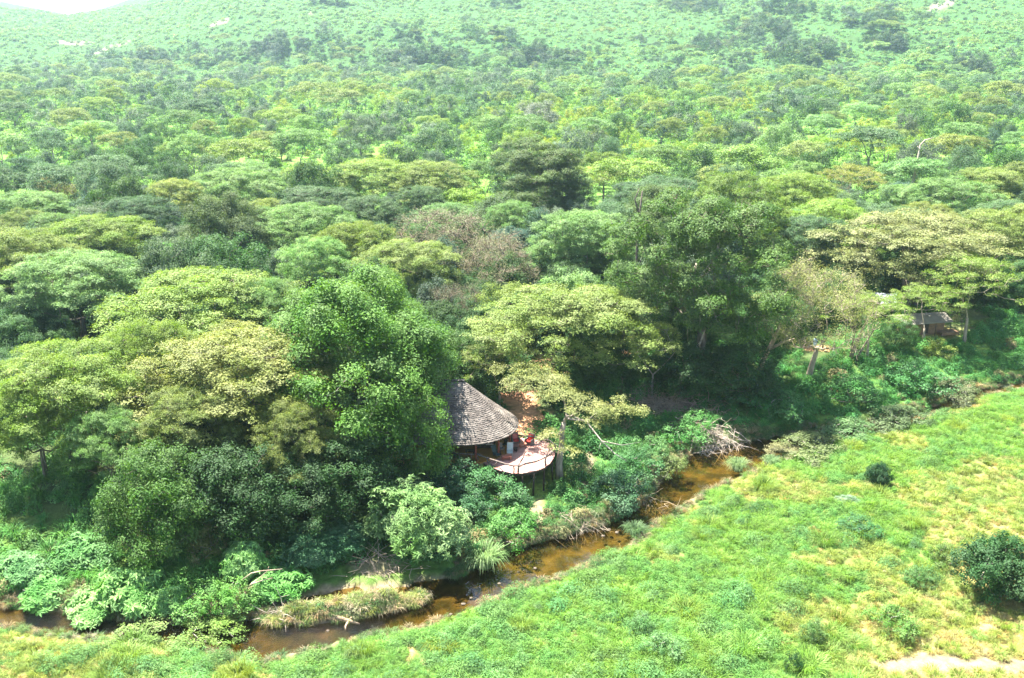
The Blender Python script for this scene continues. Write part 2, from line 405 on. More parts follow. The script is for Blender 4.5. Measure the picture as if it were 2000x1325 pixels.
PATCH = [(1010,775,2.0,4.5,SOIL,1),(1030,820,2.6,4.0,SOIL,1),(1075,725,2.6,3.0,SOIL,.9),(1060,700,2,2,SOIL,.8),(1235,688,2.2,2,SOIL,.9),(1590,680,4,1.6,SOIL,.9),
         (1835,645,4.5,2.6,SOIL,1),(1880,640,2.5,1.2,SAND,1),(1985,548,8,4,SOIL,1),(1300,790,4,2.6,SAND,.9),(1360,830,3.4,2.4,SAND,.9),(1250,765,4,1.6,SAND,.9),
         (1155,905,.6,3.5,SAND,.9),(1135,950,.6,2.6,SAND,.9),(1050,1000,.9,2.2,SAND,.9),(735,1110,2.0,1.0,SAND,.7),(700,1165,3.0,0.8,SAND,.9),(640,1190,3,1,SAND,.9),(650,1205,1.6,.8,SAND,.9),(915,1040,1.4,3,SAND,.6),
         (800,1270,.45,2.2,STRAW,1),(830,1305,.5,1.6,STRAW,1),(1840,1300,9.0,1.1,np.array([0.19,0.15,0.085]),1),(1990,1290,8,1.2,np.array([0.19,0.15,0.085]),1),(1290,1130,.5,.6,SAND,1),(1430,1000,.5,.5,SAND,1),
         (600,1315,3,.8,SAND,.8),(1860,650,9,6,np.array([0.11,0.19,.03]),.5),
         (145,85,13,9,ROCKC,.8),(205,97,16,7,ROCKC,.5),(238,88,10,5,ROCKC,.6),(425,46,7,5,ROCKC,.7),(600,28,10,4,ROCKC,.5),(100,16,14,8,ROCKC,.5),(1843,10,11,7,ROCKC,.7),(1765,15,7,4,ROCKC,.5),(1910,80,4,3,ROCKC,.9),(1480,137,6,2.5,ROCKC,.8),
         (530,185,34,14,np.array([0.13,0.19,0.045]),.9),(700,155,40,9,np.array([0.13,0.19,0.045]),.8),(1470,250,22,12,np.array([0.13,0.19,0.045]),.9),(480,315,22,16,np.array([0.13,0.19,0.045]),.9),(1810,300,14,22,np.array([0.13,0.19,0.045]),.9),(1170,250,12,16,np.array([0.13,0.19,0.045]),.8),(660,300,14,10,np.array([0.13,0.19,0.045]),.8)]
for px, py, rx, ry, c, s in PATCH:
    x0, y0, z0, _ = ground_at(px, py)
    near_ = (np.abs(xf - x0) < rx * 2.5) & (np.abs(yf - y0) < ry * 2.5)
    if not near_.any(): continue
    d = np.sqrt(((xf[near_] - x0) / rx) ** 2 + ((yf[near_] - y0) / ry) ** 2) + (fbm(xf[near_] / max(rx, 1) * 2.2, yf[near_] / max(rx, 1) * 2.2, 4) - .5) * 1.3
    mm = np.zeros(X.size); mm[near_] = smooth((1.15 - d) / .35) * s
    blend(mm, c)
ri = np.arange(len(ys) - 1)[:, None] * NU + np.arange(NU - 1)[None, :]
quads = np.stack([ri, ri + 1, ri + NU + 1, ri + NU], -1).reshape(-1, 4)
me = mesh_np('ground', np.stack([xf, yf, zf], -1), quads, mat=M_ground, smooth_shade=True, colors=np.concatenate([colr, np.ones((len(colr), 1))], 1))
obj('ground', me, kind='structure')

# water sheet, only along the river
gx, gy = np.meshgrid(np.arange(-75, 150, .7), np.arange(55, 200, .7), indexing='ij')
s_, _ = riv_sd(gx.ravel(), gy.ravel()); s_ = s_.reshape(gx.shape)
ok = (s_[:-1, :-1] < 1.3) | (s_[1:, 1:] < 1.3)
ids = np.arange(gx.size).reshape(gx.shape)
q = np.stack([ids[:-1, :-1], ids[1:, :-1], ids[1:, 1:], ids[:-1, 1:]], -1)[ok]
used, inv = np.unique(q.ravel(), return_inverse=True)
wv = np.stack([gx.ravel(), gy.ravel(), np.full(gx.size, WZ)], -1)[used]
me = mesh_np('river_water', wv, inv.reshape(-1, 4), mat=M_water, smooth_shade=True)
wpx, wpy = proj(wv[:, 0], wv[:, 1], wv[:, 2])
rap = np.zeros(len(wv))
for cx, cyy, rx, ry in ((90, 1215, 70, 22), (260, 1225, 60, 18), (590, 1252, 110, 26), (700, 1222, 50, 14), (310, 1235, 60, 16)):
    rap = np.maximum(rap, smooth(1.4 - np.sqrt(((wpx - cx) / rx) ** 2 + ((wpy - cyy) / ry) ** 2)))
a_ = me.attributes.new('rapid', 'FLOAT', 'POINT'); a_.data.foreach_set('value', rap.astype(np.float32))
obj('river', me, kind='structure')

# ------------------------------------------------------------------ foliage builders
def unit(v): return v / np.maximum(np.linalg.norm(v, axis=-1, keepdims=True), 1e-9)
def leaf_arrays(c, nrm, size, aspect=0.55, g=rng, droop=0.0):
    """one rhombic leaf (two triangles, folded along the midrib) per centre"""
    n = len(c); nrm = unit(nrm); r = g.normal(size=(n, 3)); t = unit(r - (r * nrm).sum(1, keepdims=True) * nrm)
    if droop: t[:, 2] -= droop; t = unit(t - (t * nrm).sum(1, keepdims=True) * nrm * .5)
    b = np.cross(nrm, t); s = (size if hasattr(size, '__len__') else np.full(n, size))[:, None]
    w = s * aspect
    v = np.stack([c - t * s * .5, c + b * w * .5 + nrm * w * .16, c + t * s * .5, c - b * w * .5 + nrm * w * .16], 1)
    return v.reshape(-1, 3), np.arange(n * 4).reshape(-1, 4)
def leaf_mesh(name, c, nrm, size, mat, tint, aspect=.55, droop=0.0):
    v, q = leaf_arrays(c, nrm, size, aspect, droop=droop)
    return mesh_np(name, v, q, mat=mat, tint=tint)

def lens_leaves(C, R, n, thick=.46, tuft=.26, up=1.0, size=.2):
    """flat, softly domed sheets of fine foliage made of small tufts: C centres (k,3), R radii"""
    P, N, T = [], [], []
    for c, r in zip(C, R):
        k = max(6, int(n * r * r)); nt = max(5, int(10 * r * r))
        rr = r * np.sqrt(rng.random(nt)); th = rng.random(nt) * 6.283
        out = rr / r
        tc = np.stack([rr * np.cos(th), rr * np.sin(th), thick * r * (np.sqrt(np.maximum(1 - out ** 2, 0)) - .55) + rng.normal(0, .09, nt)], 1)
        ti = rng.integers(0, nt, k); tv = rng.random(nt)
        d = rng.normal(size=(k, 3)) * np.array([tuft, tuft, tuft * .5]) * (0.7 + .5 * rng.random(k))[:, None]
        p = c + tc[ti] + d
        nn = np.array([0, 0, up]) + d / tuft * .35 + np.stack([np.cos(th[ti]), np.sin(th[ti]), 0 * th[ti]], 1) * out[ti, None] * .55 + rng.normal(0, .38, (k, 3))
        P.append(p); N.append(nn); T.append(np.clip(.45 + .33 * (tv[ti] - .5) + rng.normal(0, .16, k) + .25 * (rng.random() - .5), 0, 1))
    return np.concatenate(P), np.concatenate(N), np.concatenate(T)
def ball_leaves(C, R, n, flat=.8, tuft=.3):
    P, N, T = [], [], []
    for c, r in zip(C, R):
        k = max(6, int(n * r * r)); nt = max(5, int(13 * r * r))
        dv = unit(rng.normal(size=(nt, 3)) + np.array([0, 0, .75])); rad = r * (0.72 + .33 * rng.random(nt))
        tc = dv * rad[:, None] * np.array([1, 1, flat]); ti = rng.integers(0, nt, k); tv = rng.random(nt)
        d = rng.normal(size=(k, 3)) * tuft
        P.append(c + tc[ti] + d); N.append(dv[ti] * 1.0 + np.array([0, 0, .55]) + d / tuft * .25 + rng.normal(0, .42, (k, 3)))
        T.append(np.clip(.45 + .38 * (tv[ti] - .5) + rng.normal(0, .17, k) + .25 * (rng.random() - .5), 0, 1))
    return np.concatenate(P), np.concatenate(N), np.concatenate(T)

def skeleton(mb, targets, base_r, fork=.35, lean=(0, 0), stems=1, spread=.5, sides=7, twig=.035, wig=.25, top=None):
    """trunk(s) with limbs that reach every target point; each limb leaves the nearest earlier node"""
    targets = np.asarray(targets); H = targets[:, 2].max() if top is None else top
    nodes = []                                                 # (pos, radius)
    for s in range(stems):
        a = 6.283 * s / stems + .7; off = np.array([math.cos(a), math.sin(a)]) * (base_r * 1.1 if stems > 1 else 0)
        L = H * fork * (1 + .1 * random.uniform(-1, 1)); pts = []; rad = []
        m = 6
        for i in range(m):
            t = i / (m - 1)
            ex = off * (1 + t * 2.2 * (spread if stems > 1 else 0)) + np.array(lean) * L * t + rng.normal(0, .07 * wig * L * .5, 2) * (t > 0)
            pts.append((ex[0], ex[1], L * t - .5 * (i == 0))); rad.append(base_r * (1.25 if i == 0 else 1 - .42 * t) / (1.35 if stems > 1 else 1))
        mb.tube(pts, rad, sides + 2)
        nodes.append((np.array(pts[-1]), rad[-1])); nodes.append((np.array(pts[-2]), rad[-2]))
    hub = np.mean([n[0] for n in nodes[::2]], axis=0)
    order = np.argsort(np.linalg.norm(targets - hub, axis=1))
    pos = [n[0] for n in nodes]; rr = [n[1] for n in nodes]
    for j in order:
        t = targets[j]; P = np.array(pos)
        d = np.linalg.norm(P - t, axis=1) + .35 * np.maximum(P[:, 2] - t[2] + .4, 0) * 2 + .16 * np.linalg.norm(P - hub, axis=1)
        i = int(np.argmin(d)); a = P[i]; r0 = min(rr[i] * .74, max(twig, base_r * .62)); L = np.linalg.norm(t - a)
        if L < .3: continue
        m1 = a + (t - a) * .36 + np.array([0, 0, -.06 * L]) + rng.normal(0, .07 * L * wig * 2, 3)
        m2 = a + (t - a) * .7 + np.array([0, 0, .03 * L]) + rng.normal(0, .06 * L * wig * 2, 3)
        r1 = max(twig, r0 * .62)
        mb.tube([a, m1, m2, t], [r0, (r0 + r1) / 2, r1 * 1.02, max(twig * .6, r1 * .8)], sides - 2 if r0 < .12 else sides, cap=False)
        pos += [m1, m2, t]; rr += [(r0 + r1) / 2, r1, r1 * .85]
    return mb

def blob_outline(k):
    ph = rng.random(4) * 6.283; am = np.array([.16, .12, .08, .06])
    return lambda th: 1 + sum(am[i] * np.sin((i + 2) * th + ph[i]) for i in range(4))

PROTO = {}
def proto(key, crown, trunk, r, h): PROTO.setdefault(key, []).append((crown, trunk, r, h))

def make_acacia(key, R, H, nc, dens, size, layers=3, sides=7, dome=.26, tuft=.26, base_r=.42, stems=1, mat=None, twigs=True, cr=(1.1, 1.9), fork=.34, low=0.0):
    f = blob_outline(0); C = []; Rr = []
    tries = 0
    while len(C) < nc and tries < nc * 30:
        tries += 1
        th = rng.random() * 6.283; u = math.sqrt(rng.random()); r = R * f(th) * u * .93
        deep = rng.random() < .30; lay = rng.choice(layers, p=np.array([.60, .26, .14])[:layers] / np.array([.60, .26, .14])[:layers].sum())
        z = H * (.985 - dome * u ** 2.6) - lay * H * .115 + rng.normal(0, H * .02)
        if low and deep: z = H * rng.uniform(.40, .74); r = R * f(th) * rng.uniform(.45, .98)
        p = np.array([r * math.cos(th), r * math.sin(th), z]); rad = rng.uniform(*cr) * (1.15 - .35 * u)
        if C:
            dd = np.array(C) - p; dd[:, 2] *= 2.2
            if np.linalg.norm(dd, axis=1).min() < rad * .62: continue
        C.append(p); Rr.append(rad)
    C = np.array(C); Rr = np.array(Rr)
    P, N, T = lens_leaves(C, Rr, dens, tuft=tuft)
    crown = leaf_mesh('crown_foliage', P, N, size * (0.7 + .6 * rng.random(len(P))), mat or M_leaf, T, .5)
    mb = MB(); skeleton(mb, C - np.array([0, 0, .12]), base_r, fork, stems=stems, sides=sides)
    if twigs:
        for c, r in zip(C, Rr):
            for _ in range(3):
                a = rng.random() * 6.283; e = c + np.array([math.cos(a) * r * .8, math.sin(a) * r * .8, .02]); mb.tube([c - np.array([0, 0, .12]), (c + e) / 2 + np.array([0, 0, -.1]), e], [.035, .025, .012], 3, cap=False)
    proto(key, crown, mb.mesh('trunk', M_bark, True), R, H)

def make_broad(key, R, H, nc, dens, size, shape='dome', lobes=1.0, base=.22, flat=.8, cr=(.9, 1.5), tuft=.3, aspect=.55, base_r=.4, sides=7, stems=1, fork=.3, inner=.12, droop=0.0, mat=None, twigs=False, lean=(0, 0)):
    f0 = blob_outline(0); f = lambda th: 1 + (f0(th) - 1) * lobes; C = []; Rr = []; tries = 0; ph_ = rng.random(3) * 6.283
    while len(C) < nc and tries < nc * 40:
        tries += 1
        v = unit(rng.normal(size=3)); v[2] = abs(v[2]) * (1 if rng.random() < .78 else -.75)
        th = math.atan2(v[1], v[0]); q = rng.uniform(.35, .8) if rng.random() < inner else rng.uniform(.84, 1.03)
        zc = H * (base + (1 - base) * .42); zr = H * (1 - base) * .58
        z = zc + v[2] * zr * q * (1 if v[2] > 0 else .72) * (1 + .22 * (lobes - .5) * math.sin(2.3 * th + ph_[0] + 2 * q) * (v[2] > 0))
        rad_xy = math.hypot(v[0], v[1]) * R * q * f(th)
        if shape == 'cone': rad_xy = R * q * f(th) * max(.06, (1 - (z / H) ** 1.6)) * 1.15 ; 
        if shape == 'column': rad_xy = R * q * f(th) * min(1, (1.03 - z / H) * 3.2 + .15)
        rad = rng.uniform(*cr)
        p = np.array([rad_xy * math.cos(th), rad_xy * math.sin(th), z]) + rng.normal(0, .12 * rad, 3)
        if C and np.linalg.norm(np.array(C) - p, axis=1).min() < rad * .66: continue
        C.append(p); Rr.append(rad)
    C = np.array(C); Rr = np.array(Rr)
    P, N, T = ball_leaves(C, Rr, dens, flat, tuft)
    crown = leaf_mesh('crown_foliage', P, N, size * (0.7 + .6 * rng.random(len(P))), mat or M_leaf, T, aspect, droop)
    mb = MB(); skeleton(mb, C, base_r, fork, stems=stems, sides=sides, lean=lean)
    if twigs:
        for c, r in zip(C, Rr):
            for _ in range(6 if key != 'thicket' else 18):
                e = c + unit(rng.normal(size=3) + np.array([0, 0, .6])) * r * rng.uniform(.8, 1.25); mb.tube([c, (c + e) / 2 + rng.normal(0, .1, 3), e], ([.04, .03, .012] if key != 'thicket' else [.028, .02, .008]), 3, cap=False)
    proto(key, crown, mb.mesh('trunk', M_bark, True), R, H)

# near
for i in range(3): make_acacia('acacia', 8.5, 13, 132, 270, .22, base_r=.42, stems=(1, 2, 3)[i], low=.3, dome=.25, cr=(1.1, 1.9))
make_acacia('acacia_sparse', 7.0, 12, 60, 190, .21, base_r=.30, stems=1, cr=(.9, 1.5), dome=.2)
make_acacia('acacia_small', 4.2, 8, 26, 260, .21, base_r=.2, cr=(.9, 1.4), layers=2)
for i in range(2): make_broad('broad', 7.6, 15, 155, 400, .25, lobes=1.1, cr=(.95, 1.6), base=.06, base_r=.6, aspect=.5, tuft=.34, droop=.35)
make_broad('darktree', 8.6, 23, 120, 290, .28, cr=(1.2, 2.2), base=.16, lobes=1.5, flat=.45, inner=.3, base_r=.62, stems=2, fork=.30, aspect=.5, twigs=True, tuft=.24)
make_broad('wispy', 6.6, 14.5, 120, 190, .17, cr=(.8, 1.4), base=.22, base_r=.42, aspect=.4, tuft=.36, twigs=True, fork=.3, lean=(.25, 0))
make_broad('gloss', 5.0, 9.5, 70, 260, .28, cr=(.8, 1.35), base=.02, base_r=.25, stems=3, fork=.15, aspect=.5)
make_broad('compact', 2.4, 3.2, 90, 560, .16, inner=.4, cr=(.5, .95), base=0.0, base_r=.06, sides=5, stems=3, fork=.15, tuft=.15, aspect=.55)
make_broad('thicket', 5.5, 10, 80, 85, .16, cr=(.9, 1.5), base=.05, base_r=.22, stems=3, fork=.15, aspect=.5, twigs=True)
# mid distance
for i in range(4): make_acacia('acacia_mid', 8.0, 12, 52, 75, .42, sides=5, base_r=.38, cr=(1.3, 2.1), tuft=.33, stems=(1, 1, 2, 1)[i], dome=(.16, .24, .2, .3)[i], twigs=False)
for i in range(3): make_broad('round_mid', 5.5, 11, 44, 100, .36, cr=(1.0, 1.8), lobes=1.6, base=(.16, .05, .3)[i], base_r=.3, sides=5, stems=(1, 3, 1)[i], aspect=.6)
make_broad('cone_mid', 4.2, 12, 40, 90, .36, shape='cone', base=.03, cr=(1.0, 1.6), base_r=.28, sides=5)
make_broad('column_mid', 3.2, 13, 34, 90, .36, shape='column', base=.2, cr=(1.0, 1.5), base_r=.28, sides=5)
for i in range(2): make_broad('lime_mid', 4.6, 9.5, 22, 60, .40, cr=(1.0, 1.5), base=.3, flat=.6, base_r=.22, sides=5, stems=2, fork=.25, twigs=False)
# far
for i in range(3): make_acacia('acacia_far', 8.0, 11, 26, 40, .62, sides=4, base_r=.36, cr=(1.5, 2.5), tuft=.4, layers=2, twigs=False, dome=.22)
for i in range(3): make_broad('round_far', 5.0, 9, 18, 42, .6, cr=(1.2, 2.0), base=(.05, .2, .12)[i], lobes=1.5, base_r=.3, sides=4, tuft=.4)
make_broad('cone_far', 3.8, 10.5, 10, 30, .75, shape='cone', base=.03, cr=(1.3, 2.0), base_r=.25, sides=4, tuft=.4)

def copy_tree(name, key, var, loc, wx, h, tone, label, cat='tree', group=None, rz=None, bark=(1, 1, 1), wy=None):
    crown, trunk, R, H = PROTO[key][var % len(PROTO[key])]
    s = wx / (2 * R)
    t = thing(name, label, cat, loc, rng.random() * 6.283 if rz is None else rz, group, (s, s if wy is None else wy / (2 * R), h / H))
    a = obj('trunk', trunk, t, color=bark)
    b = obj('crown', crown, t, color=tone)
    return t

# tones (base colours of leaves)
OLIVE = (0.165, 0.225, 0.055); OLIVEG = (0.155, 0.235, 0.045); PALEG = (0.145, 0.250, 0.075); GREYG = (0.080, 0.145, 0.060); BROAD = (0.085, 0.180, 0.030)
DARKG = (0.048, 0.112, 0.026); LIME = (0.20, 0.30, 0.030); WISP = (0.24, 0.265, 0.09); TAN = (0.190, 0.215, 0.078); GREY = (0.100, 0.145, 0.080); YEL = (0.21, 0.27, 0.030); BLUEG = (0.065, 0.125, 0.085)
def vary(c, a=.12):
    k = 1 + rng.normal(0, a); h = rng.normal(0, a * .3); return (max(.01, c[0] * k * (1 + h)), c[1] * k, max(.01, c[2] * k * (1 - h)))

# ------------------------------------------------------------------ trees one can pick out (pixel of crown, pixel width, height in m)
HERO = [
 # name, key, variant, px, py, width_px, height, tone, label
 ('acacia_tree','acacia',0,478,718,420,12.5,(0.185,.215,.056),'wide olive flat-topped acacia over the dark thicket, front of the left forest edge'),
 ('acacia_tree','acacia',1,128,738,320,12.0,OLIVEG,'green layered acacia at the left edge of the photo, nearest the left meadow'),
 ('broadleaf_tree','broad',0,690,650,365,16.5,BROAD,'huge bright green broadleaf tree rising left of the shingled lodge roof'),
 ('broadleaf_tree','broad',1,795,700,170,15.0,BROAD,'bright green leafy tree directly behind the left half of the lodge roof',(-13.2,101.8)),
 ('broadleaf_tree','gloss',0,800,820,150,8.5,BROAD,'lower bright green leafy tree covering the left end of the lodge roof'),
 ('acacia_tree','acacia',2,385,595,380,13,OLIVEG,'pale green domed acacia directly behind the wide olive acacia'),
 ('acacia_tree','acacia',0,150,545,280,12.5,PALEG,'grey-green domed acacia behind the acacia at the left edge'),
 ('acacia_tree','acacia',2,30,500,230,13.0,OLIVE,'olive-topped acacia cut by the left edge below the round tree group'),
 ('acacia_tree','acacia',1,190,465,230,12.5,OLIVEG,'layered acacia left of the bright green shrub in the forest gap'),
 ('acacia_tree','acacia',1,1095,620,355,12.0,OLIVE,'broad yellow-olive acacia standing behind the lodge deck, centre of the photo'),
 ('acacia_tree','acacia_small',0,1278,672,118,9.0,OLIVE,'small olive acacia between the broad centre acacia and the big dark tree'),
 ('acacia_tree','acacia_sparse',0,975,700,150,8.0,OLIVE,'low sheeted acacia just right of the lodge roof peak'),
 ('dark_forest_tree','darktree',0,1380,480,300,22.0,(0.080,0.150,0.032),'tallest dark green tree with pale forked trunks on the right bank'),
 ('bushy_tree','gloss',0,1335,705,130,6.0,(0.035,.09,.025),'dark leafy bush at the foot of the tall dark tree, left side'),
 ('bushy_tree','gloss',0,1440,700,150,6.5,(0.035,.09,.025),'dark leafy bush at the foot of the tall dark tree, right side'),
 ('acacia_tree','acacia',2,1428,400,190,18.0,(0.125,0.20,0.042),'added yellow-green layered crown standing for the sunlit top of the tall dark tree'),  # added crown; its brighter tone stands for the dark tree's sunlit top sprays
 ('wispy_tree','wispy',0,1592,575,215,14.5,WISP,'pale yellow-green feathery tree with a leaning bare trunk beside the dark tree'),
 ('acacia_tree','acacia',2,1790,470,360,14.0,TAN,'tan-olive spreading acacia above the canvas-roofed hut'),
 ('acacia_tree','acacia_sparse',0,1900,545,190,12.5,OLIVEG,'green acacia with a thin pale trunk right of the canvas-roofed hut'),
 ('acacia_tree','acacia_sparse',0,1702,612,160,8.5,OLIVEG,'low acacia with dark twin trunks on the bank left of the hut'),
 ('acacia_tree','acacia',0,1945,455,190,12.5,OLIVE,'olive acacia behind the hut tree near the right edge'),
 ('acacia_tree','acacia_sparse',0,1812,592,150,8.0,OLIVEG,'acacia with dark multiple trunks standing right in front of the canvas-roofed hut'),
 ('bushy_tree','gloss',0,1755,640,70,4.2,(0.06,.14,.035),'leafy bush hiding the left end of the canvas-roofed hut'),
 ('dead_thicket_tree','thicket',0,865,450,230,11.5,(0.14,.155,.07),'bare grey-brown twiggy tree above the big green broadleaf tree'),
 ('dead_thicket_tree','thicket',0,960,500,170,10.5,(0.15,.16,.07),'leafless twiggy tree right of the larger grey-brown twiggy tree'),
 ('dead_thicket_tree','thicket',0,892,590,120,8.5,(0.13,.14,.07),'low tangle of bare branches between the green broadleaf tree and centre acacia'),
 ('acacia_tree','acacia',1,70,800,190,9.5,OLIVEG,'lower green acacia below the acacia at the left edge, over dark shade'),
 ('acacia_tree','acacia',2,215,850,170,8.5,PALEG,'small pale acacia between the left edge acacia and the dark glossy bushy tree'),
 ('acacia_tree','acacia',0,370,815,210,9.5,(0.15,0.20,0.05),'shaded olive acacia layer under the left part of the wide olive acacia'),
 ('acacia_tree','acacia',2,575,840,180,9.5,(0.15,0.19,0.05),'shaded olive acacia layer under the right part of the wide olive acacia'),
 ('acacia_tree','acacia',1,285,690,200,12.0,OLIVEG,'green acacia wedged between the left edge acacia and the wide olive acacia'),
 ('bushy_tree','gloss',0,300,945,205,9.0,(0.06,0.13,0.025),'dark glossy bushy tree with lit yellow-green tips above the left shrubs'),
 ('bushy_tree','gloss',0,462,930,210,7.5,(0.03,.075,.02),'very dark bushy tree underneath the wide olive acacia'),  # leaf tone darkened for the shade of the taller trees behind
 ('bushy_tree','gloss',0,585,945,170,6.5,(0.03,.075,.02),'dark shaded bushy tree between the olive acacia and the pale round bush'),  # shade from the taller trees put into the dark leaf colour
 ('bushy_tree','gloss',0,690,900,190,7,(0.032,.08,.02),'dark leafy tree at the left end of the lodge floor'),  # dark leaf colour includes the shade cast by taller trees
 ('bushy_tree','gloss',0,985,590,120,7.5,(0.13,0.19,.03),'lime green bush left of the crown of the broad centre acacia'),
 ('bushy_tree','gloss',0,905,690,110,7.5,(0.07,.14,.035),'green bushy tree behind the lodge roof peak'),
 ('acacia_tree','acacia',0,1140,455,215,12.5,PALEG,'pale green acacia cluster with thin dark trunks in the centre of the forest'),
 ('bushy_tree','gloss',0,1120,570,130,8.5,PALEG,'grey-green leafy tree just above the broad centre acacia'),
 ('bushy_tree','gloss',0,1225,560,110,10,(0.08,.15,.04),'leafy green tree beside the bare dark pole-like trunk'),
 ('emergent_tree','darktree',0,1055,330,190,19.0,(0.085,0.135,0.038),'dark emergent tree with thick forked trunk standing above the centre canopy'),
 ('emergent_tree','darktree',0,1090,365,110,14.0,(0.085,0.135,0.040),'smaller dark-crowned tree with pale trunks in front of the emergent tree'),
 ('acacia_tree','acacia',1,600,440,190,13.0,PALEG,'pale open-crowned acacia with visible white trunk behind the green broadleaf tree'),
 ('dark_forest_tree','broad',0,435,440,170,14.0,(0.085,0.13,0.04),'rounded olive-dark tree with one dark stem right of the bright green shrub'),
 ('bushy_tree','gloss',0,335,497,105,6.0,(0.07,0.25,0.025),'vivid bright green shrub glowing in the gap between left acacias'),
 ('acacia_tree','acacia',2,480,345,170,12.0,PALEG,'pale acacia in the middle of the left forest in front of the grassy clearing'),
 ('acacia_tree','acacia',0,725,345,210,12.5,OLIVEG,'large light olive acacia left of the rounder olive acacia'),
 ('acacia_tree','acacia',2,840,348,170,12.5,OLIVE,'round-topped olive acacia left of the dark emergent tree'),
 ('bushy_tree','gloss',0,735,468,95,7.0,(0.24,0.25,.035),'mustard yellow bush left of the bare twiggy tree'),
 ('bushy_tree','gloss',0,910,392,110,7.5,(0.15,.26,.03),'lime green bushy tree behind the bare twiggy tree'),
 ('acacia_tree','acacia',0,270,420,150,12.0,GREYG,'grey-green domed acacia behind the vivid green shrub'),
 ('bushy_tree','gloss',0,1425,312,175,11.0,(0.14,.24,.045),'light green rounded tree behind the top of the tall dark tree'),
 ('broadleaf_tree','broad',1,1300,415,190,13.0,(0.075,.125,.032),'dark olive tree left of the tall dark tree'),
 ('acacia_tree','acacia',2,1560,375,170,12.5,OLIVEG,'yellow-olive acacia right of the light green rounded tree'),
 ('acacia_tree','acacia_sparse',0,1665,355,130,12.5,(0.20,.225,.05),'golden acacia with bare pale branches left of the dead snag'),
 ('bushy_tree','gloss',0,1775,385,95,9.0,BLUEG,'blue-green bushy tree around the foot of the dead snag'),
 ('acacia_tree','acacia',0,1935,360,170,12.0,OLIVE,'yellow-olive acacia right of the dead snag near the right edge'),
 ('acacia_tree','acacia',1,1480,430,150,12.0,OLIVEG,'green acacia behind the feathery pale tree'),
 ('acacia_tree','acacia',0,60,410,180,12.0,PALEG,'pale domed acacia left of the round and conical tree pair'),
 ('acacia_tree','acacia',1,1000,470,100,8.0,BLUEG,'blue-green tree squeezed between bare twiggy tree and pale acacia cluster'),
 ('bushy_tree','gloss',0,560,520,120,8.0,(0.06,.11,.045),'shaded dark tree between left acacias and the broadleaf tree'),
 ('acacia_tree','acacia',1,520,600,170,12.0,PALEG,'light green acacia between the domed acacia and the huge broadleaf tree'),
 ('round_tree','round_mid',0,113,360,72,8.5,(0.17,0.175,.06),'olive-tan round tree left of the dark conical tree'),
 ('conical_tree','cone_mid',0,185,375,78,10.5,BLUEG,'dark blue-green conical tree right of the olive-tan round tree'),
 ('round_tree','round_mid',0,250,316,55,8.5,GREYG,'grey-green ball-shaped tree in front of the left clearing'),
 ('round_tree','round_mid',0,63,330,62,9.0,GREYG,'grey round tree near the left edge behind the domed acacias'),
 ('acacia_tree','acacia_mid',0,585,278,110,12.0,PALEG,'lone umbrella tree with dark straight trunk in the left clearing'),
 ('acacia_tree','acacia_mid',1,375,288,95,12.5,PALEG,'pale umbrella tree with slim trunk left of the lone clearing tree'),
 ('round_tree','round_mid',0,418,292,70,9.0,(0.14,.20,.04),'yellow-green round tree touching the pale umbrella tree'),
 ('round_tree','round_mid',1,672,290,75,9.0,GREYG,'grey-green bushy tree right of the lone clearing tree'),
 ('round_tree','round_mid',0,1050,218,80,13.0,(0.15,0.175,0.12),'silver-grey round tree behind the emergent tree in the far woodland'),
 ('round_tree','round_mid',0,1518,268,85,13.5,PALEG,'big round pale-topped tree at the edge of the right clearing'),
 ('conical_tree','cone_mid',0,1878,298,52,9.5,GREYG,'grey egg-shaped tree right of the pale grass gap'),
 ('conical_tree','cone_mid',0,1708,262,42,8.0,(0.06,.11,.05),'dark conical tree between two yellow-flushed trees'),
 ('lime_tree','lime_mid',0,1668,278,34,7.5,YEL,'small yellow-flushed tree on its own right of the big round tree'),
 ('lime_tree','lime_mid',1,1848,280,34,8.0,LIME,'yellow-green tree beside the pale grass gap'),
 ('lime_tree','lime_mid',0,772,290,52,6.0,(0.16,.29,.02),'bright lime round shrub among acacias left of centre'),
 ('lime_tree','lime_mid',1,1372,232,42,9.5,YEL,'yellow-flushed tree, left one of the three by the right clearing'),
 ('lime_tree','lime_mid',0,1430,250,34,8.5,YEL,'yellow-flushed tree, middle one of the three by the right clearing'),
 ('lime_tree','lime_mid',1,1490,228,52,9.5,YEL,'yellow-flushed tree, right one of the three by the right clearing'),
 ('lime_tree','lime_mid',1,1170,338,70,6.0,(0.24,.30,.03),'low yellow-green tree just right of the emergent tree'),
 ('lime_tree','lime_mid',0,1250,335,60,6.0,(0.22,.29,.03),'low yellow-green tree in front of the round grey trees right of centre'),
 ('lime_tree','lime_mid',0,665,225,60,8.0,(0.15,.25,.03),'lime green tree left of the grey round tree in the far woodland'),
 ('lime_tree','lime_mid',1,600,222,44,8.0,(0.16,.25,.03),'left lime green tree at the edge of the upper left clearing'),
 ('round_tree','round_mid',2,712,240,42,9.0,GREYG,'ball-shaped grey tree on a thin trunk between lime green trees'),
 ('round_tree','round_mid',1,1005,285,70,9.0,(0.06,.10,.04),'dark bushy tree touching the left side of the emergent tree'),
]
OCC = []                                                       # (x, y, radius) taken ground
def hero_pos(px, py, h, f=.74):
    x, y, z, t = ground_at(px, py, h * f); return x, y, z, t
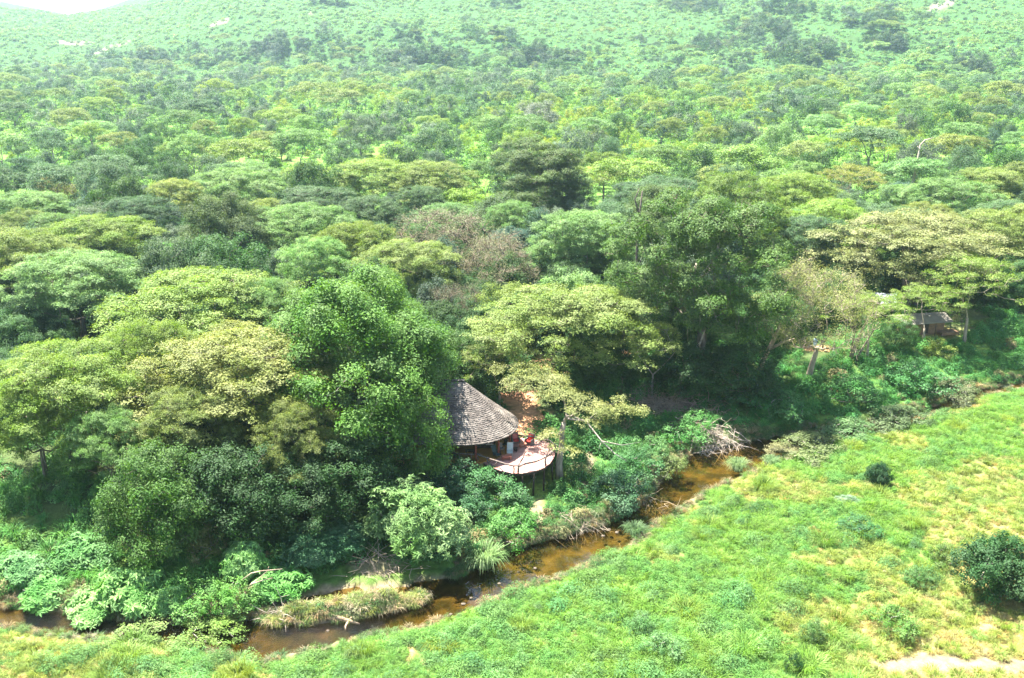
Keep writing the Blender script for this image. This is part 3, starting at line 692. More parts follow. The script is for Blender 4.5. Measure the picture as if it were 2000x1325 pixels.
for name, key, var, px, py, w, h, tone, label, *fix in HERO:
    x, y, z, t = hero_pos(px, py, h)
    if fix: x, y = fix[0]; z = tz(x, y); t = y * 1.06
    wm = w / FPX * t
    bark = (.55, .5, .45) if 'dark' in key or key in ('gloss', 'acacia') else (1, 1, 1)
    if key == 'darktree': bark = (.85, .8, .72)
    if key in ('wispy', 'acacia_sparse'): bark = (1.3, 1.2, 1.05)
    if key == 'thicket': bark = (.85, .76, .62)
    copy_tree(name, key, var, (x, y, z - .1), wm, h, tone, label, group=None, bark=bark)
    OCC.append((x, y, wm / 2))

# the tree beside the deck: own build, straight trunk with layered sheets leaning to the upper left and right
def deck_tree():
    bx, by, bz, t = ground_at(1094, 934)
    def w(px, py, z): a = at(px, py, z); return np.array([a[0] - bx, a[1] - by, z - bz])
    S = [(1012,735,9.6,1.5),(1045,745,9.6,1.6),(1078,752,9.4,1.6),(1105,765,9.3,1.7),(1135,775,9.1,1.6),(1165,792,8.8,1.5),(1190,800,8.5,1.2),(985,720,9.4,1.2),(1060,770,8.9,1.3),
         (1120,800,8.4,1.3),(1150,820,7.9,1.2),(1030,720,9.9,1.4),(1085,735,9.9,1.3),(960,712,9.0,1.0),(1020,760,9.0,1.0),(1065,855,6.0,1.0),(1095,870,5.4,1.05),(1120,880,5.0,.8),(1080,842,6.2,.9),(1185,825,7.6,.9)]
    C = np.array([w(a, b, c) for a, b, c, r in S]); R = np.array([s[3] for s in S])
    C = C + rng.normal(0, .15, C.shape); C[:, 1] += rng.normal(0, .8, len(C)) * 0 
    extra = C[rng.integers(0, 14, 22)] + rng.normal(0, 1, (22, 3)) * np.array([1.2, 1.9, .3]); C2 = np.concatenate([C, extra]); R2 = np.concatenate([R, rng.uniform(.7, 1.2, 22)])
    P, N, T = lens_leaves(C2, R2, 290, tuft=.24)
    th = thing('acacia_tree', 'acacia with straight grey trunk rising beside the round deck, branches over the red path', 'tree', (bx, by, bz - .1))
    obj('crown', leaf_mesh('crown_foliage', P, N, .2 * (0.7 + .6 * rng.random(len(P))), M_leaf, T, .5), th, color=(0.195, 0.22, 0.072))
    mb = MB()
    trunk = [w(1094, 940, bz - .3), w(1092, 905, 2.6), w(1097, 868, 4.4), w(1096, 838, 5.6), w(1100, 812, 6.6)]
    for p in trunk: p[1] *= .3
    mb.tube(trunk, [.42, .33, .29, .27, .25], 10)
    skel_from = trunk[-1]
    pos = [trunk[-1], trunk[-2], trunk[-3]]; rr = [.22, .18, .14]
    for j in np.argsort(np.linalg.norm(C2 - skel_from, axis=1)):
        c = C2[j] - np.array([0, 0, .15]); Pp = np.array(pos); i = int(np.argmin(np.linalg.norm(Pp - c, axis=1) + 1.2 * np.maximum(Pp[:, 2] - c[2], 0)))
        a = Pp[i]; L = np.linalg.norm(c - a); r0 = min(rr[i] * .8, .17)
        m1 = a + (c - a) * .4 + rng.normal(0, .09 * L, 3); m2 = a + (c - a) * .75 + rng.normal(0, .06 * L, 3)
        mb.tube([a, m1, m2, c], [r0, r0 * .8, r0 * .7, r0 * .5], 6, cap=False); pos += [m1, m2, c]; rr += [r0 * .8, r0 * .7, r0 * .6]
    obj('trunk', mb.mesh('trunk', M_bark, True), th, color=(1.15, 1.08, 1.0))
    mb = MB()                                                  # long bare limb reaching out to the right
    a = w(1103, 815, 6.4); L = [a, w(1145, 822, 6.2), w(1175, 860, 4.6), w(1200, 884, 3.8), w(1225, 900, 3.2)]
    mb.tube(L, [.12, .09, .07, .05, .02], 6); mb.tube([L[2], w(1215, 868, 4.4), w(1250, 862, 4.4)], [.06, .04, .015], 5); mb.tube([L[2], w(1168, 880, 3.6)], [.04, .015], 5)
    mb.tube([L[1], w(1165, 805, 6.8), w(1190, 812, 6.6)], [.07, .045, .02], 5)
    obj('bare_limb', mb.mesh('bare_limb', M_deadwood, True), th, color=(1.1, 1.1, 1.1))
deck_tree()

# bare poles and snags
def snag(px, py, pts, label, r=.3, color=(1, 1, 1), cat='dead tree'):
    x, y, z, t = ground_at(px, py); k = t / FPX
    th = thing('dead_tree', label, cat, (x, y, z - .2))
    for i, br in enumerate(pts):
        mb = MB(); P = [((a - px) * k, rng.normal(0, .15), (py - b) * k / math.cos(PITCH * 1.2)) for a, b in br]
        n = len(P); r0 = r if i == 0 else r * .55
        mb.tube(P, [r0 * (1 - .7 * j / (n - 1)) for j in range(n)], 8)
        obj('trunk' if i == 0 else 'branch', mb.mesh('trunk', M_deadwood, True), th, color=color)
snag(1777, 420, [[(1777, 420), (1776, 360), (1780, 320), (1781, 290)], [(1781, 292), (1790, 284), (1806, 279)], [(1781, 300), (1776, 294)]], 'tall bare dead snag with a hooked tip in the right woodland', .42, (1.25, 1.15, 1.05))
snag(1240, 600, [[(1240, 600), (1241, 540), (1240, 470), (1243, 420), (1246, 385)], [(1241, 530), (1252, 500), (1258, 470)], [(1243, 430), (1232, 400), (1240, 380)]], 'dark bare forked tree rising between centre acacia and tall dark tree', .28, (.42, .37, .35))
snag(1124, 395, [[(1130, 395), (1128, 365), (1122, 345), (1118, 330)], [(1128, 370), (1142, 358), (1158, 352)], [(1142, 358), (1150, 347)]], 'pale forked dead trunk right of the emergent tree', .4, (1.3, 1.25, 1.15))
snag(228, 360, [[(228, 360), (222, 345), (212, 335), (208, 325)], [(224, 350), (234, 342), (238, 336)]], 'small white dead tree by the left clearing', .22, (1.5, 1.45, 1.4))
snag(1325, 752, [[(1325, 752), (1332, 725), (1340, 700), (1362, 668), (1372, 640)], [(1334, 715), (1352, 708), (1376, 716)], [(1334, 718), (1330, 690)]], 'thin grey leaning trunk on the bank below the tall dark tree', .26, (1.1, 1.05, 1.0))
snag(1492, 735, [[(1480, 735), (1488, 705), (1503, 670), (1515, 640), (1520, 615)], [(1500, 680), (1520, 668), (1545, 660)], [(1506, 664), (1500, 640)]], 'pale ochre leaning trunk at the foot of the feathery tree', .42, (1.0, .88, .68))
snag(1662, 705, [[(1658, 705), (1668, 670), (1680, 640), (1690, 615)], [(1660, 700), (1662, 665), (1664, 635)], [(1668, 700), (1684, 672), (1702, 640), (1708, 628)]], 'dark twin trunks standing on the bank below the low acacia', .3, (.5, .45, .42))
snag(1322, 690, [[(1316, 700), (1322, 650), (1330, 600), (1340, 560), (1352, 520)], [(1330, 605), (1322, 575), (1300, 555)], [(1338, 565), (1360, 545), (1380, 530)]], 'thick pale grey forked trunk on the left flank of the tall dark tree', .55, (1.05, 1.0, .95))
snag(1236, 705, [[(1234, 705), (1235, 670), (1236, 640)], [(1235, 665), (1226, 662)]], 'straight brown trunk above the red soil right of the centre acacia', .25, (.9, .75, .65))
snag(438, 525, [[(437, 525), (438, 490), (436, 455), (432, 425)]], 'single dark straight trunk right of the vivid green shrub', .28, (.4, .38, .36))

# ------------------------------------------------------------------ shrubs near the river
def palmate(name, R, H, n, size, fingers=5):
    f = blob_outline(0)
    v = unit(rng.normal(size=(n, 3)) + np.array([0, 0, .25])); v[:, 2] = np.where(v[:, 2] < -.1, -v[:, 2] * .5, v[:, 2])
    th = np.arctan2(v[:, 1], v[:, 0]); q = rng.uniform(.72, 1.03, n) * f(th) * (1 + .12 * np.sin(3 * th + 5 * v[:, 2]) + .10 * (vnoise(v[:, 0] * 3 + 9, v[:, 2] * 3 + v[:, 1] * 2 + 5) - .5) * 3)
    lobes = [(0, 0, 1.0)] + [(R * .62 * math.cos(a), R * .62 * math.sin(a), rng.uniform(.42, .72)) for a in rng.random(5) * 6.283]
    li = rng.choice(len(lobes), n, p=np.array([l[2] ** 2 for l in lobes]) / sum(l[2] ** 2 for l in lobes)); lo = np.array(lobes)[li]
    q = q * (.78 + .3 * rng.random(n) ** .5) * np.where(li == 0, .82, lo[:, 2])
    c = v * q[:, None] * np.array([R, R, H * .62]) + np.array([0, 0, H * .30]); c[:, :2] += lo[:, :2]
    nn = unit(v * .8 + np.array([0, 0, .7]) + rng.normal(0, .35, (n, 3)))
    r = rng.normal(size=(n, 3)); t = unit(r - (r * nn).sum(1, keepdims=True) * nn); b = np.cross(nn, t); s = size * (0.65 + .6 * rng.random(n)); tn = np.clip(.5 + rng.normal(0, .2, n), 0, 1)
    V, T = [], []
    for k in range(fingers):
        a = (k - (fingers - 1) / 2) * 1.05; d = t * math.cos(a) + b * math.sin(a); e = -t * math.sin(a) + b * math.cos(a); L = s * (1 - .12 * abs(k - (fingers - 1) / 2))
        V.append(np.stack([c, c + d * L[:, None] * .5 + e * L[:, None] * .19, c + d * L[:, None] - nn * L[:, None] * .28, c + d * L[:, None] * .5 - e * L[:, None] * .19], 1).reshape(-1, 3)); T.append(tn)
    V = np.concatenate(V); Q = np.arange(len(V)).reshape(-1, 4)
    crown = mesh_np('crown_foliage', V, Q, mat=M_leaf, tint=np.concatenate(T))
    mb = MB()
    for k in range(7):
        a = k * .9; mb.tube([(0, 0, -.3), (math.cos(a) * R * .25, math.sin(a) * R * .25, H * .3), (math.cos(a) * R * .6, math.sin(a) * R * .6, H * .62)], [.07, .05, .02], 5)
    proto(name, crown, mb.mesh('stems', M_bark, True), R, H)
for i in range(3): palmate('castor', 2.0, 2.6, 1500, .42)
for i in range(2): palmate('castor_big', 3.6, 6.2, 4600, .38)
for i in range(3): make_broad('shrub', 2.0, 2.4, 34, 330, .17, cr=(.42, .75), base=0.0, base_r=.05, sides=5, stems=3, fork=.15, tuft=.15)
def reed(name, n, R, H, w, lean=.6, mat=None):
    a = rng.random(n) * 6.283; r = R * .45 * np.sqrt(rng.random(n)); b0 = np.stack([r * np.cos(a), r * np.sin(a), 0 * a], 1)
    ln = lean * (.3 + rng.random(n)); h = H * (.55 + .55 * rng.random(n)); a2 = a + rng.normal(0, .5, n)
    d = np.stack([np.cos(a2), np.sin(a2), 0 * a], 1); s = np.stack([-np.sin(a2), np.cos(a2), 0 * a], 1) * (w * (.6 + .7 * rng.random(n)))[:, None] / 2
    up = np.array([0, 0, 1.])
    m1 = b0 + d * (ln * h * .35)[:, None] + up * (h * .62)[:, None]; m2 = b0 + d * (ln * h * .95)[:, None] + up * (h * (1 - .28 * ln))[:, None]
    tip = b0 + d * (ln * h * 1.45)[:, None] + up * (h * (1 - .75 * ln))[:, None]
    V = np.stack([b0 - s, b0 + s, m1 - s, m1 + s, m2 - s * .8, m2 + s * .8, tip], 1).reshape(-1, 3); k = np.arange(n)[:, None] * 7
    Q = np.concatenate([k + np.array([[0, 1, 3, 2]]), k + np.array([[2, 3, 5, 4]])]); Tr = k + np.array([[4, 5, 6]])
    t = np.clip(.5 + rng.normal(0, .25, n), 0, 1)
    return mesh_np(name, V, Q, Tr, mat=mat or M_leafi, tint=np.concatenate([t, t, t]))
REED_ME = [reed('reed_leaves', 520, 1.7, 2.2, .05, .65, M_leaf) for _ in range(2)]

CASTOR = (0.12, 0.275, 0.07); CASTOR_P = (0.18, 0.34, 0.10); SHR = (0.06, 0.16, 0.035)
SHRUBS = [ # name,key,px,py(base),w,h,tone,label
 ('pale_leafed_bush','castor_big',792,1090,205,7.0,(0.15,0.25,0.085),'largest pale green dome-shaped bush below the lodge, beside the river'),
 ('castor_bush','castor_big',625,1095,150,3.6,(0.065,0.16,0.065),'mid green large-leafed bush left of the pale dome-shaped bush'),
 ('castor_bush','castor',245,1195,135,3.6,CASTOR_P,'pale star-leafed bush hanging over the stream, rising to a point'),
 ('castor_bush','castor',175,1205,120,2.0,CASTOR_P,'low pale star-leafed bush left of the pointed one at the stream'),
 ('castor_bush','castor',75,1180,130,2.4,CASTOR,'large-leafed bush at the left edge above the rippled water'),
 ('castor_bush','castor',30,1135,110,2.2,(0.12,.25,.09),'blue-green leafy bush cut by the left edge'),
 ('castor_bush','castor',160,1110,130,2.6,(0.09,.21,.06),'darker leafy bush behind the pointed star-leafed bush'),
 ('castor_bush','castor',325,1205,85,2.6,CASTOR_P,'small pale star-leafed bush right of the pointed one'),
 ('river_shrub','shrub',385,1210,110,2.2,(0.09,.22,.04),'bright green fine-leafed shrub between two pale star-leafed bushes at the stream'),
 ('castor_bush','castor',478,1130,105,3.6,CASTOR_P,'tall pale star-leafed bush behind the bleached dead branches'),
 ('castor_bush','castor',530,1175,110,2.4,CASTOR,'star-leafed bush right below the bleached dead branches'),
 ('river_shrub','shrub',455,1205,100,2.2,(0.10,.23,.045),'bright shrub at the waterline under the dead branches'),
 ('river_shrub','shrub',405,1105,80,2.6,(0.14,.15,.05),'olive-brown twiggy shrub left of the tall pale star-leafed bush'),
 ('river_shrub','shrub',1005,1070,105,2.6,(0.09,.22,.05),'rounded bright green shrub right of the reed clump'),
 ('river_shrub','shrub',960,985,110,2.4,(0.06,.16,.05),'leafy shrub on the slope directly below the deck'),
 ('river_shrub','shrub',880,960,120,2.4,(0.045,.12,.045),'dark green shrub left below the deck'),
 ('river_shrub','shrub',850,985,100,2.0,(0.045,.12,.05),'dark shrub right of the pale dome-shaped bush'),
 ('river_shrub','shrub',920,1010,90,1.8,(0.05,.13,.05),'low green shrub under the dark shrub left below the deck'),
 ('river_shrub','shrub',1300,935,80,2.2,(0.14,.19,.06),'yellowish shrub overhanging the pool left of its bright patch'),
 ('river_shrub','shrub',1275,905,70,2.2,(0.09,.2,.06),'light green shrub above the yellowish shrub at the pool'),
 ('river_shrub','shrub',1325,880,90,2.2,(0.07,.2,.045),'bright green shrub left of the dead brush pile'),
 ('river_shrub','shrub',1370,850,80,2.0,(0.07,.2,.045),'green shrub growing on top of the dead brush pile'),
 ('river_shrub','shrub',1210,985,110,2.2,(0.06,.14,.06),'dark grassy shrub on the steep bank right below the deck tree'),
 ('river_shrub','shrub',1250,935,90,2.4,(0.06,.16,.05),'green shrub on the bank left of the pool shrubs'),
 ('river_shrub','shrub',1590,892,120,1.3,(0.13,.17,.06),'olive and straw coloured shrub on the spit right of the pool'),
 ('river_shrub','shrub',1535,898,70,1.1,(0.19,.19,.085),'dry tan shrub at the left tip of the spit by the pool'),
 ('river_shrub','shrub',1665,862,110,1.3,(0.09,.17,.06),'grey-green shrub in the middle of the overgrown spit'),
 ('river_shrub','shrub',1760,840,110,1.8,(0.10,.15,.06),'grey-tan shrub where the spit meets the narrow stream'),
 ('river_shrub','shrub',1870,790,90,2.4,(0.13,.16,.07),'pale tan shrub beside the narrow dark stream near the right edge'),
 ('dark_bush','compact',1968,1178,150,4.2,(0.035,.095,.028),'large dark green bush in dry grass at the right edge'),
 ('dark_bush','compact',1718,950,42,2.0,(0.03,.085,.03),'small upright dark bush in the meadow beyond the river bend'),
 ('river_shrub','castor',1655,985,50,.8,(0.16,.24,.14),'low silvery leafed plant below the small upright dark bush'),
 ('river_shrub','shrub',1680,1050,90,1.1,(0.05,.14,.045),'dark green low bush below the silvery plant in the meadow'),
 ('river_shrub','shrub',1850,1110,62,1.7,(0.10,.17,.04),'rounded olive-green bush left of the large dark bush'),
 ('river_shrub','shrub',1795,1150,55,1.2,(0.08,.17,.045),'small green bush left of the rounded olive-green bush'),
 ('river_shrub','shrub',1590,1260,50,1.6,(0.11,.20,.06),'feathery blue-green bush near the bottom edge right of centre'),
 ('dark_bush','shrub',1552,1315,36,1.4,(0.035,.10,.03),'small dark bush at the bottom edge of the photo'),
 ('river_shrub','shrub',1750,1240,90,1.4,(0.09,.19,.035),'bright low bush above the bare strip at the lower right'),
 ('river_shrub','shrub',1255,1245,55,1.5,(0.11,.22,.075),'blue-green bushy herb in the meadow below the river bend'),
 ('river_shrub','shrub',1295,1290,70,1.4,(0.11,.22,.075),'blue-green bushy herb right of and below its twin in the meadow'),
 ('river_shrub','shrub',1670,790,110,2.6,(0.07,.19,.05),'light green mound of shrub on the far bank left of the yellow one'),
 ('river_shrub','shrub',1800,770,120,3.0,(0.06,.17,.05),'rounded green mound of shrub on the far bank above the narrow stream'),
 ('river_shrub','shrub',1835,700,60,2.0,(0.16,.22,.04),'yellow-green shrub on the far bank below the hut'),
 ('river_shrub','shrub',1480,800,110,2.4,(0.04,.13,.04),'dark green mound of shrub above the pool'),
 ('river_shrub','shrub',1520,820,120,2.4,(0.06,.18,.045),'bright green mound of shrub at the waterline above the spit'),
 ('river_shrub','shrub',450,1225,55,.9,(0.16,.19,.05),'yellowish tuft of shrub where the stream splits at lower left'),
 ('river_shrub','shrub',395,1262,120,.9,(0.13,.21,.04),'low yellow-green shrub mass on the near bank left of the golden pool'),
 ('river_shrub','shrub',250,1275,120,.8,(0.13,.20,.05),'low spreading shrub on the near bank below the stream at the left'),
]
for name, key, px, py, w, h, tone, label in SHRUBS:
    x, y, z, t = ground_at(px, py); z = max(z, WZ - .1)
    copy_tree(name, key, int(rng.integers(0, 3)), (x, y + w / FPX * t * .2, z - .08), w / FPX * t, h, tone, label, cat='bush')
for i, (px, py, s, tone, label) in enumerate([(945, 1105, .95, (0.19, .29, .11), 'arching pale reed clump hanging over the golden water'),
    (1440, 930, .62, (0.15, .23, .09), 'reed tuft at the near edge of the golden pool'), (1505, 908, .5, (0.15, .24, .10), 'smaller reed tuft at the right of the golden pool'),
    (1240, 1050, .55, (0.10, .17, .07), 'reeds standing in the dark water by the blue reflection'), (1560, 690, .4, (0.1, .2, .05), 'grass tuft in the shade at the edge of the red clearing')]):
    x, y, z, t = ground_at(px, py)
    th = thing('reed_clump', label, 'reeds', (x, y, max(z, WZ) - .1), rng.random() * 6, scale=(s, s, s)); obj('leaf_blades', REED_ME[i % 2], th, color=tone)

# ------------------------------------------------------------------ scattered ground cover (nobody could count it)
def clump_mesh(name, n, R, H, size, aspect=.45, flat=.7):
    v = unit(rng.normal(size=(n, 3)) + np.array([0, 0, .5])); v[:, 2] = np.abs(v[:, 2]); f = blob_outline(0); th = np.arctan2(v[:, 1], v[:, 0])
    q = rng.uniform(.6, 1.05, n) * f(th)
    c = v * q[:, None] * np.array([R, R, H * .9]); tt = vnoise(c[:, 0] / R * 3 + 20, c[:, 1] / R * 3 + c[:, 2] * 2 + 20)
    a, b = leaf_arrays(c, v + np.array([0, 0, .5]) + rng.normal(0, .4, (n, 3)), size * (.7 + .6 * rng.random(n)), aspect)
    return mesh_np(name, a, b, mat=M_leafi, tint=np.clip(.5 + (tt - .5) * .7 + rng.normal(0, .18, n), 0, 1))
def joined(name, key, var, sc_=1.0):
    """crown of a built kind as one scatter piece"""
    crown, trunk, R, H = PROTO[key][var]; n = len(crown.vertices); co = np.empty(n * 3, np.float32); crown.vertices.foreach_get('co', co)
    t = np.empty(len(crown.polygons), np.float32); crown.attributes['tint'].data.foreach_get('value', t)
    return mesh_np(name, co.reshape(-1, 3) * sc_, np.arange(n).reshape(-1, 4), mat=M_leafi, tint=t)
def scatter(name, P, scale, colr_, pid, protos, kind='stuff', label=None, tilt=.12, sz=None):
    n = len(P); coll = bpy.data.collections.new(name + '_pieces')
    for i, m in enumerate(protos):
        o = bpy.data.objects.new('%s_piece_%02d' % (name, i), m); coll.objects.link(o)
    me = bpy.data.meshes.new(name); me.vertices.add(n); me.vertices.foreach_set('co', np.asarray(P, np.float32).ravel())
    s3 = np.stack([scale, scale, scale * (1 if sz is None else sz)], 1)
    rot = np.stack([rng.normal(0, tilt, n), rng.normal(0, tilt, n), rng.random(n) * 6.283], 1)
    for nm, ty, key, arr in (('iscale', 'FLOAT_VECTOR', 'vector', s3), ('irot', 'FLOAT_VECTOR', 'vector', rot), ('pid', 'INT', 'value', pid), ('icol', 'FLOAT_COLOR', 'color', np.concatenate([colr_, np.ones((n, 1))], 1))):
        a = me.attributes.new(nm, ty, 'POINT'); a.data.foreach_set(key, np.asarray(arr, np.int32 if ty == 'INT' else np.float32).ravel())
    o = obj(name, me, kind=kind)
    if label: o['label'] = label
    ng = bpy.data.node_groups.new(name, 'GeometryNodeTree')
    ng.interface.new_socket('Geometry', in_out='INPUT', socket_type='NodeSocketGeometry'); ng.interface.new_socket('Geometry', in_out='OUTPUT', socket_type='NodeSocketGeometry')
    N, L = ng.nodes, ng.links
    gi, go = N.new('NodeGroupInput'), N.new('NodeGroupOutput'); m2p = N.new('GeometryNodeMeshToPoints'); ip = N.new('GeometryNodeInstanceOnPoints')
    ci = N.new('GeometryNodeCollectionInfo'); ci.inputs['Collection'].default_value = coll; ci.inputs['Separate Children'].default_value = True; ci.inputs['Reset Children'].default_value = True
    def att(nm, ty):
        x = N.new('GeometryNodeInputNamedAttribute'); x.data_type = ty; x.inputs[0].default_value = nm; return x.outputs['Attribute']
    L.new(gi.outputs[0], m2p.inputs[0]); L.new(m2p.outputs[0], ip.inputs['Points']); L.new(ci.outputs[0], ip.inputs['Instance'])
    ip.inputs['Pick Instance'].default_value = True; L.new(att('pid', 'INT'), ip.inputs['Instance Index'])
    e2r = N.new('FunctionNodeEulerToRotation'); L.new(att('irot', 'FLOAT_VECTOR'), e2r.inputs[0]); L.new(e2r.outputs[0], ip.inputs['Rotation'])
    L.new(att('iscale', 'FLOAT_VECTOR'), ip.inputs['Scale']); L.new(ip.outputs[0], go.inputs[0])
    md = o.modifiers.new('scatter', 'NODES'); md.node_group = ng
    return o
def cvary(base, n, a=.12, h=.07):
    k = 1 + rng.normal(0, a, (n, 1)); hh = rng.normal(0, h, n); c = np.asarray(base) * k
    c[:, 0] *= 1 + hh; c[:, 2] *= 1 - hh; return np.clip(c, .008, .6)

grass_m = [reed('tuft', 130, .9, .85, .035, .8) for _ in range(3)]
herb_m = [clump_mesh('herb', 420, .75, .75, .15, .3) for _ in range(3)]
leafy_m = [clump_mesh('leafy', 520, .95, 1.0, .2, .5) for _ in range(2)]
# meadow south of the river
n = 88000
y_ = 44 + rng.random(n) ** 1.1 * 112; x_ = (rng.random(n) - .5) * 2 * (y_ * .56 + 26)
sd_, si_ = riv_sd(x_, y_); z_ = terrain(x_, y_); px_, py_ = proj(x_, y_, z_)
keep = (si_ < -.5) & (sd_ > .35)
dry = dryness(px_, py_, x_, y_)
trail = (np.abs(px_ - (790 + (py_ - 1255) * .85)) < 9 + 8 * fbm(x_, y_)) & (py_ > 1250)
bare = (py_ > 1288 - 6 * np.sin(px_ / 40)) & (py_ < 1312) & (px_ > 1700)
bigpatch = fbm(x_ / 3.2 + 90, y_ / 3.2, 3)
keep &= ~trail & ~bare & ~((rng.random(n) < .50 * dry) )
bz = fbm(x_ / 3.4 + 50, y_ / 3.4, 4)
leafy = (bz + rng.normal(0, .05, n) + .10 * (1 - smooth((px_ - 1000) / 700)) > .58) & (dry < .45)
straw = rng.random(n) < dry * .8
pid = np.where(leafy, 3 + rng.integers(0, 3, n), rng.integers(0, 3, n))
c_ = cvary((0.125, 0.235, 0.040), n)
lf = cvary((0.108, 0.225, 0.048), n); c_[leafy] = lf[leafy]
left = (px_ < 480) & ~leafy; ly = cvary((0.16, 0.23, 0.05), n); c_[left] = ly[left]
st = cvary((0.36, 0.30, 0.115), n, .14); c_[straw] = st[straw]
mixd = (~straw) & (dry > .25); mc = cvary((0.19, 0.25, 0.055), n); c_[mixd] = mc[mixd]
scl = (.33 + .46 * bigpatch + .35 * rng.random(n) ** 3) * np.where(leafy, 1.12, .95) * np.where(straw, .72, 1) * (1 - .6 * smooth((2.4 - sd_) / 2.0))
scatter('meadow_grass', np.stack([x_, y_, z_ - .05], 1)[keep], scl[keep], c_[keep], pid[keep], grass_m + herb_m, label='tall green and straw-dry grass and herbs covering the near bank meadow')
n = 1500
y_ = 57 + rng.random(n) * 80; x_ = (rng.random(n) - .5) * 2 * (y_ * .56); sd_, si_ = riv_sd(x_, y_); z_ = terrain(x_, y_); px_, py_ = proj(x_, y_, z_)
keep = (si_ < -.5) & (sd_ > 1) & (rng.random(n) < .9 - .75 * smooth((px_ - 900) / 800)) & (dryness(px_, py_, x_, y_) < .5)
scatter('herb_mounds', np.stack([x_, y_, z_ - .1], 1)[keep], (.7 + .9 * rng.random(n))[keep], cvary((0.100, 0.205, 0.058), n, .14)[keep], rng.integers(0, 2, n)[keep], [clump_mesh('mound', 1500, 1.0, .85, .13, .3) for _ in range(2)], label='feathery blue-green herb mounds standing out of the meadow')
# single big grass tussocks of the meadow
n = 150
y_ = 57 + rng.random(n) * 75; x_ = (rng.random(n) - .5) * 2 * (y_ * .56); sd_, si_ = riv_sd(x_, y_); z_ = terrain(x_, y_); keep = (si_ < -.5) & (sd_ > 1)
big_t = [reed('tussock', 420, 1.7, 1.0, .022, .7) for _ in range(2)]
c_ = cvary((0.15, 0.24, 0.040), n, .12, .12)
scatter('grass_tussocks', np.stack([x_, y_, z_ - .05], 1)[keep], (.55 + .75 * rng.random(n))[keep], c_[keep], rng.integers(0, 2, n)[keep], big_t, label='larger arching grass tussocks standing out of the meadow')

# far bank: creepers and scrub between river and forest, forest floor
n = 18500
y_ = 62 + rng.random(n) * 120; x_ = (rng.random(n) - .5) * 2 * (y_ * .58 + 20)
sd_, si_ = riv_sd(x_, y_); z_ = terrain(x_, y_); px_, py_ = proj(x_, y_, z_)
dh = np.sqrt(((x_ - HOUSE_C[0] + 2) / 1.45) ** 2 + (y_ - HOUSE_C[1]) ** 2); dd = np.hypot(x_ - DECK_C[0], y_ - DECK_C[1])
keep = (si_ > .5) & (sd_ > .25) & (dh > 6.1) & (dd > 4.3) & (rng.random(n) < np.where(sd_ < 16, 1, .42))
def clear(px, py, rx, ry): return ((px_ - px) / rx) ** 2 + ((py_ - py) / ry) ** 2 > 1
for e in ((1020, 800, 55, 55), (1075, 725, 36, 24), (1235, 690, 22, 10), (1592, 684, 42, 12), (1850, 650, 62, 17), (1860, 620, 60, 22), (1150, 925, 12, 40), (1050, 995, 14, 28), (1300, 790, 60, 26), (1360, 835, 50, 26),
          (735, 1105, 60, 20), (700, 1165, 110, 12), (1985, 548, 40, 12), (1010, 955, 70, 26), (1790, 645, 50, 25), (40, 890, 60, 12)):
    keep &= clear(*e) | (rng.random(n) < .04)
rightb = px_ > 1250
c_ = cvary((0.065, 0.17, 0.042), n, .16); cr_ = cvary((0.065, 0.195, 0.045), n, .18); c_[rightb] = cr_[rightb]
leftm = (px_ < 520) & (py_ > 900); cl_ = cvary((0.085, 0.21, 0.045), n, .16); c_[leftm] = cl_[leftm]
deep_ = (sd_ > 17) & (py_ < 900); c_[deep_] *= .75  # undergrowth deep in the forest darkened, canopy shade put into its colour
dr_ = rng.random(n) < np.where(sd_ < 2, .30, .03); cd_ = cvary((0.19, 0.18, 0.08), n, .2); c_[dr_] = cd_[dr_]
isg = (rng.random(n) < np.where(leftm, .5, np.where(sd_ > 16, .03, .15))); pid = np.where(isg, rng.integers(0, 3, n), 3 + rng.integers(0, 5, n))
scl = (.7 + .9 * rng.random(n) ** 1.6) * np.where(isg, 1.0, 1.0) * np.where(sd_ > 16, 1.25, 1) * (.6 + .4 * smooth(sd_ / 3))
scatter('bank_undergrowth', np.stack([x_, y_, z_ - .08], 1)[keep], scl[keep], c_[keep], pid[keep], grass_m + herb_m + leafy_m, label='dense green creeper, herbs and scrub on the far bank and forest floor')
n = 900
y_ = 78 + rng.random(n) * 115; x_ = (rng.random(n) - .5) * 2 * (y_ * .58 + 4); sd_, si_ = riv_sd(x_, y_); z_ = terrain(x_, y_); px_, py_ = proj(x_, y_, z_)
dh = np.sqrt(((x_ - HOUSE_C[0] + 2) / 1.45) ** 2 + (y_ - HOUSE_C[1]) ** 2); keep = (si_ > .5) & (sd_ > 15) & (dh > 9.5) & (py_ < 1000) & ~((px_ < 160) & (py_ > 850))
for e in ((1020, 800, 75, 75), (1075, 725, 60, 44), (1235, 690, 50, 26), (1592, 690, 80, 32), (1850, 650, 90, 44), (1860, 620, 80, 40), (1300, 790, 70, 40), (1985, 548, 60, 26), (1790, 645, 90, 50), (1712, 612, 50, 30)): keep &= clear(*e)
scatter('forest_understory', np.stack([x_, y_, z_ - .2], 1)[keep], (.35 + .4 * rng.random(n))[keep], cvary((0.042, 0.105, 0.026), n, .2)[keep], np.zeros(n, int)[keep], [joined('understory_bush', 'gloss', 0)], label='dark shrubs filling the shade under the forest canopy', tilt=.05)
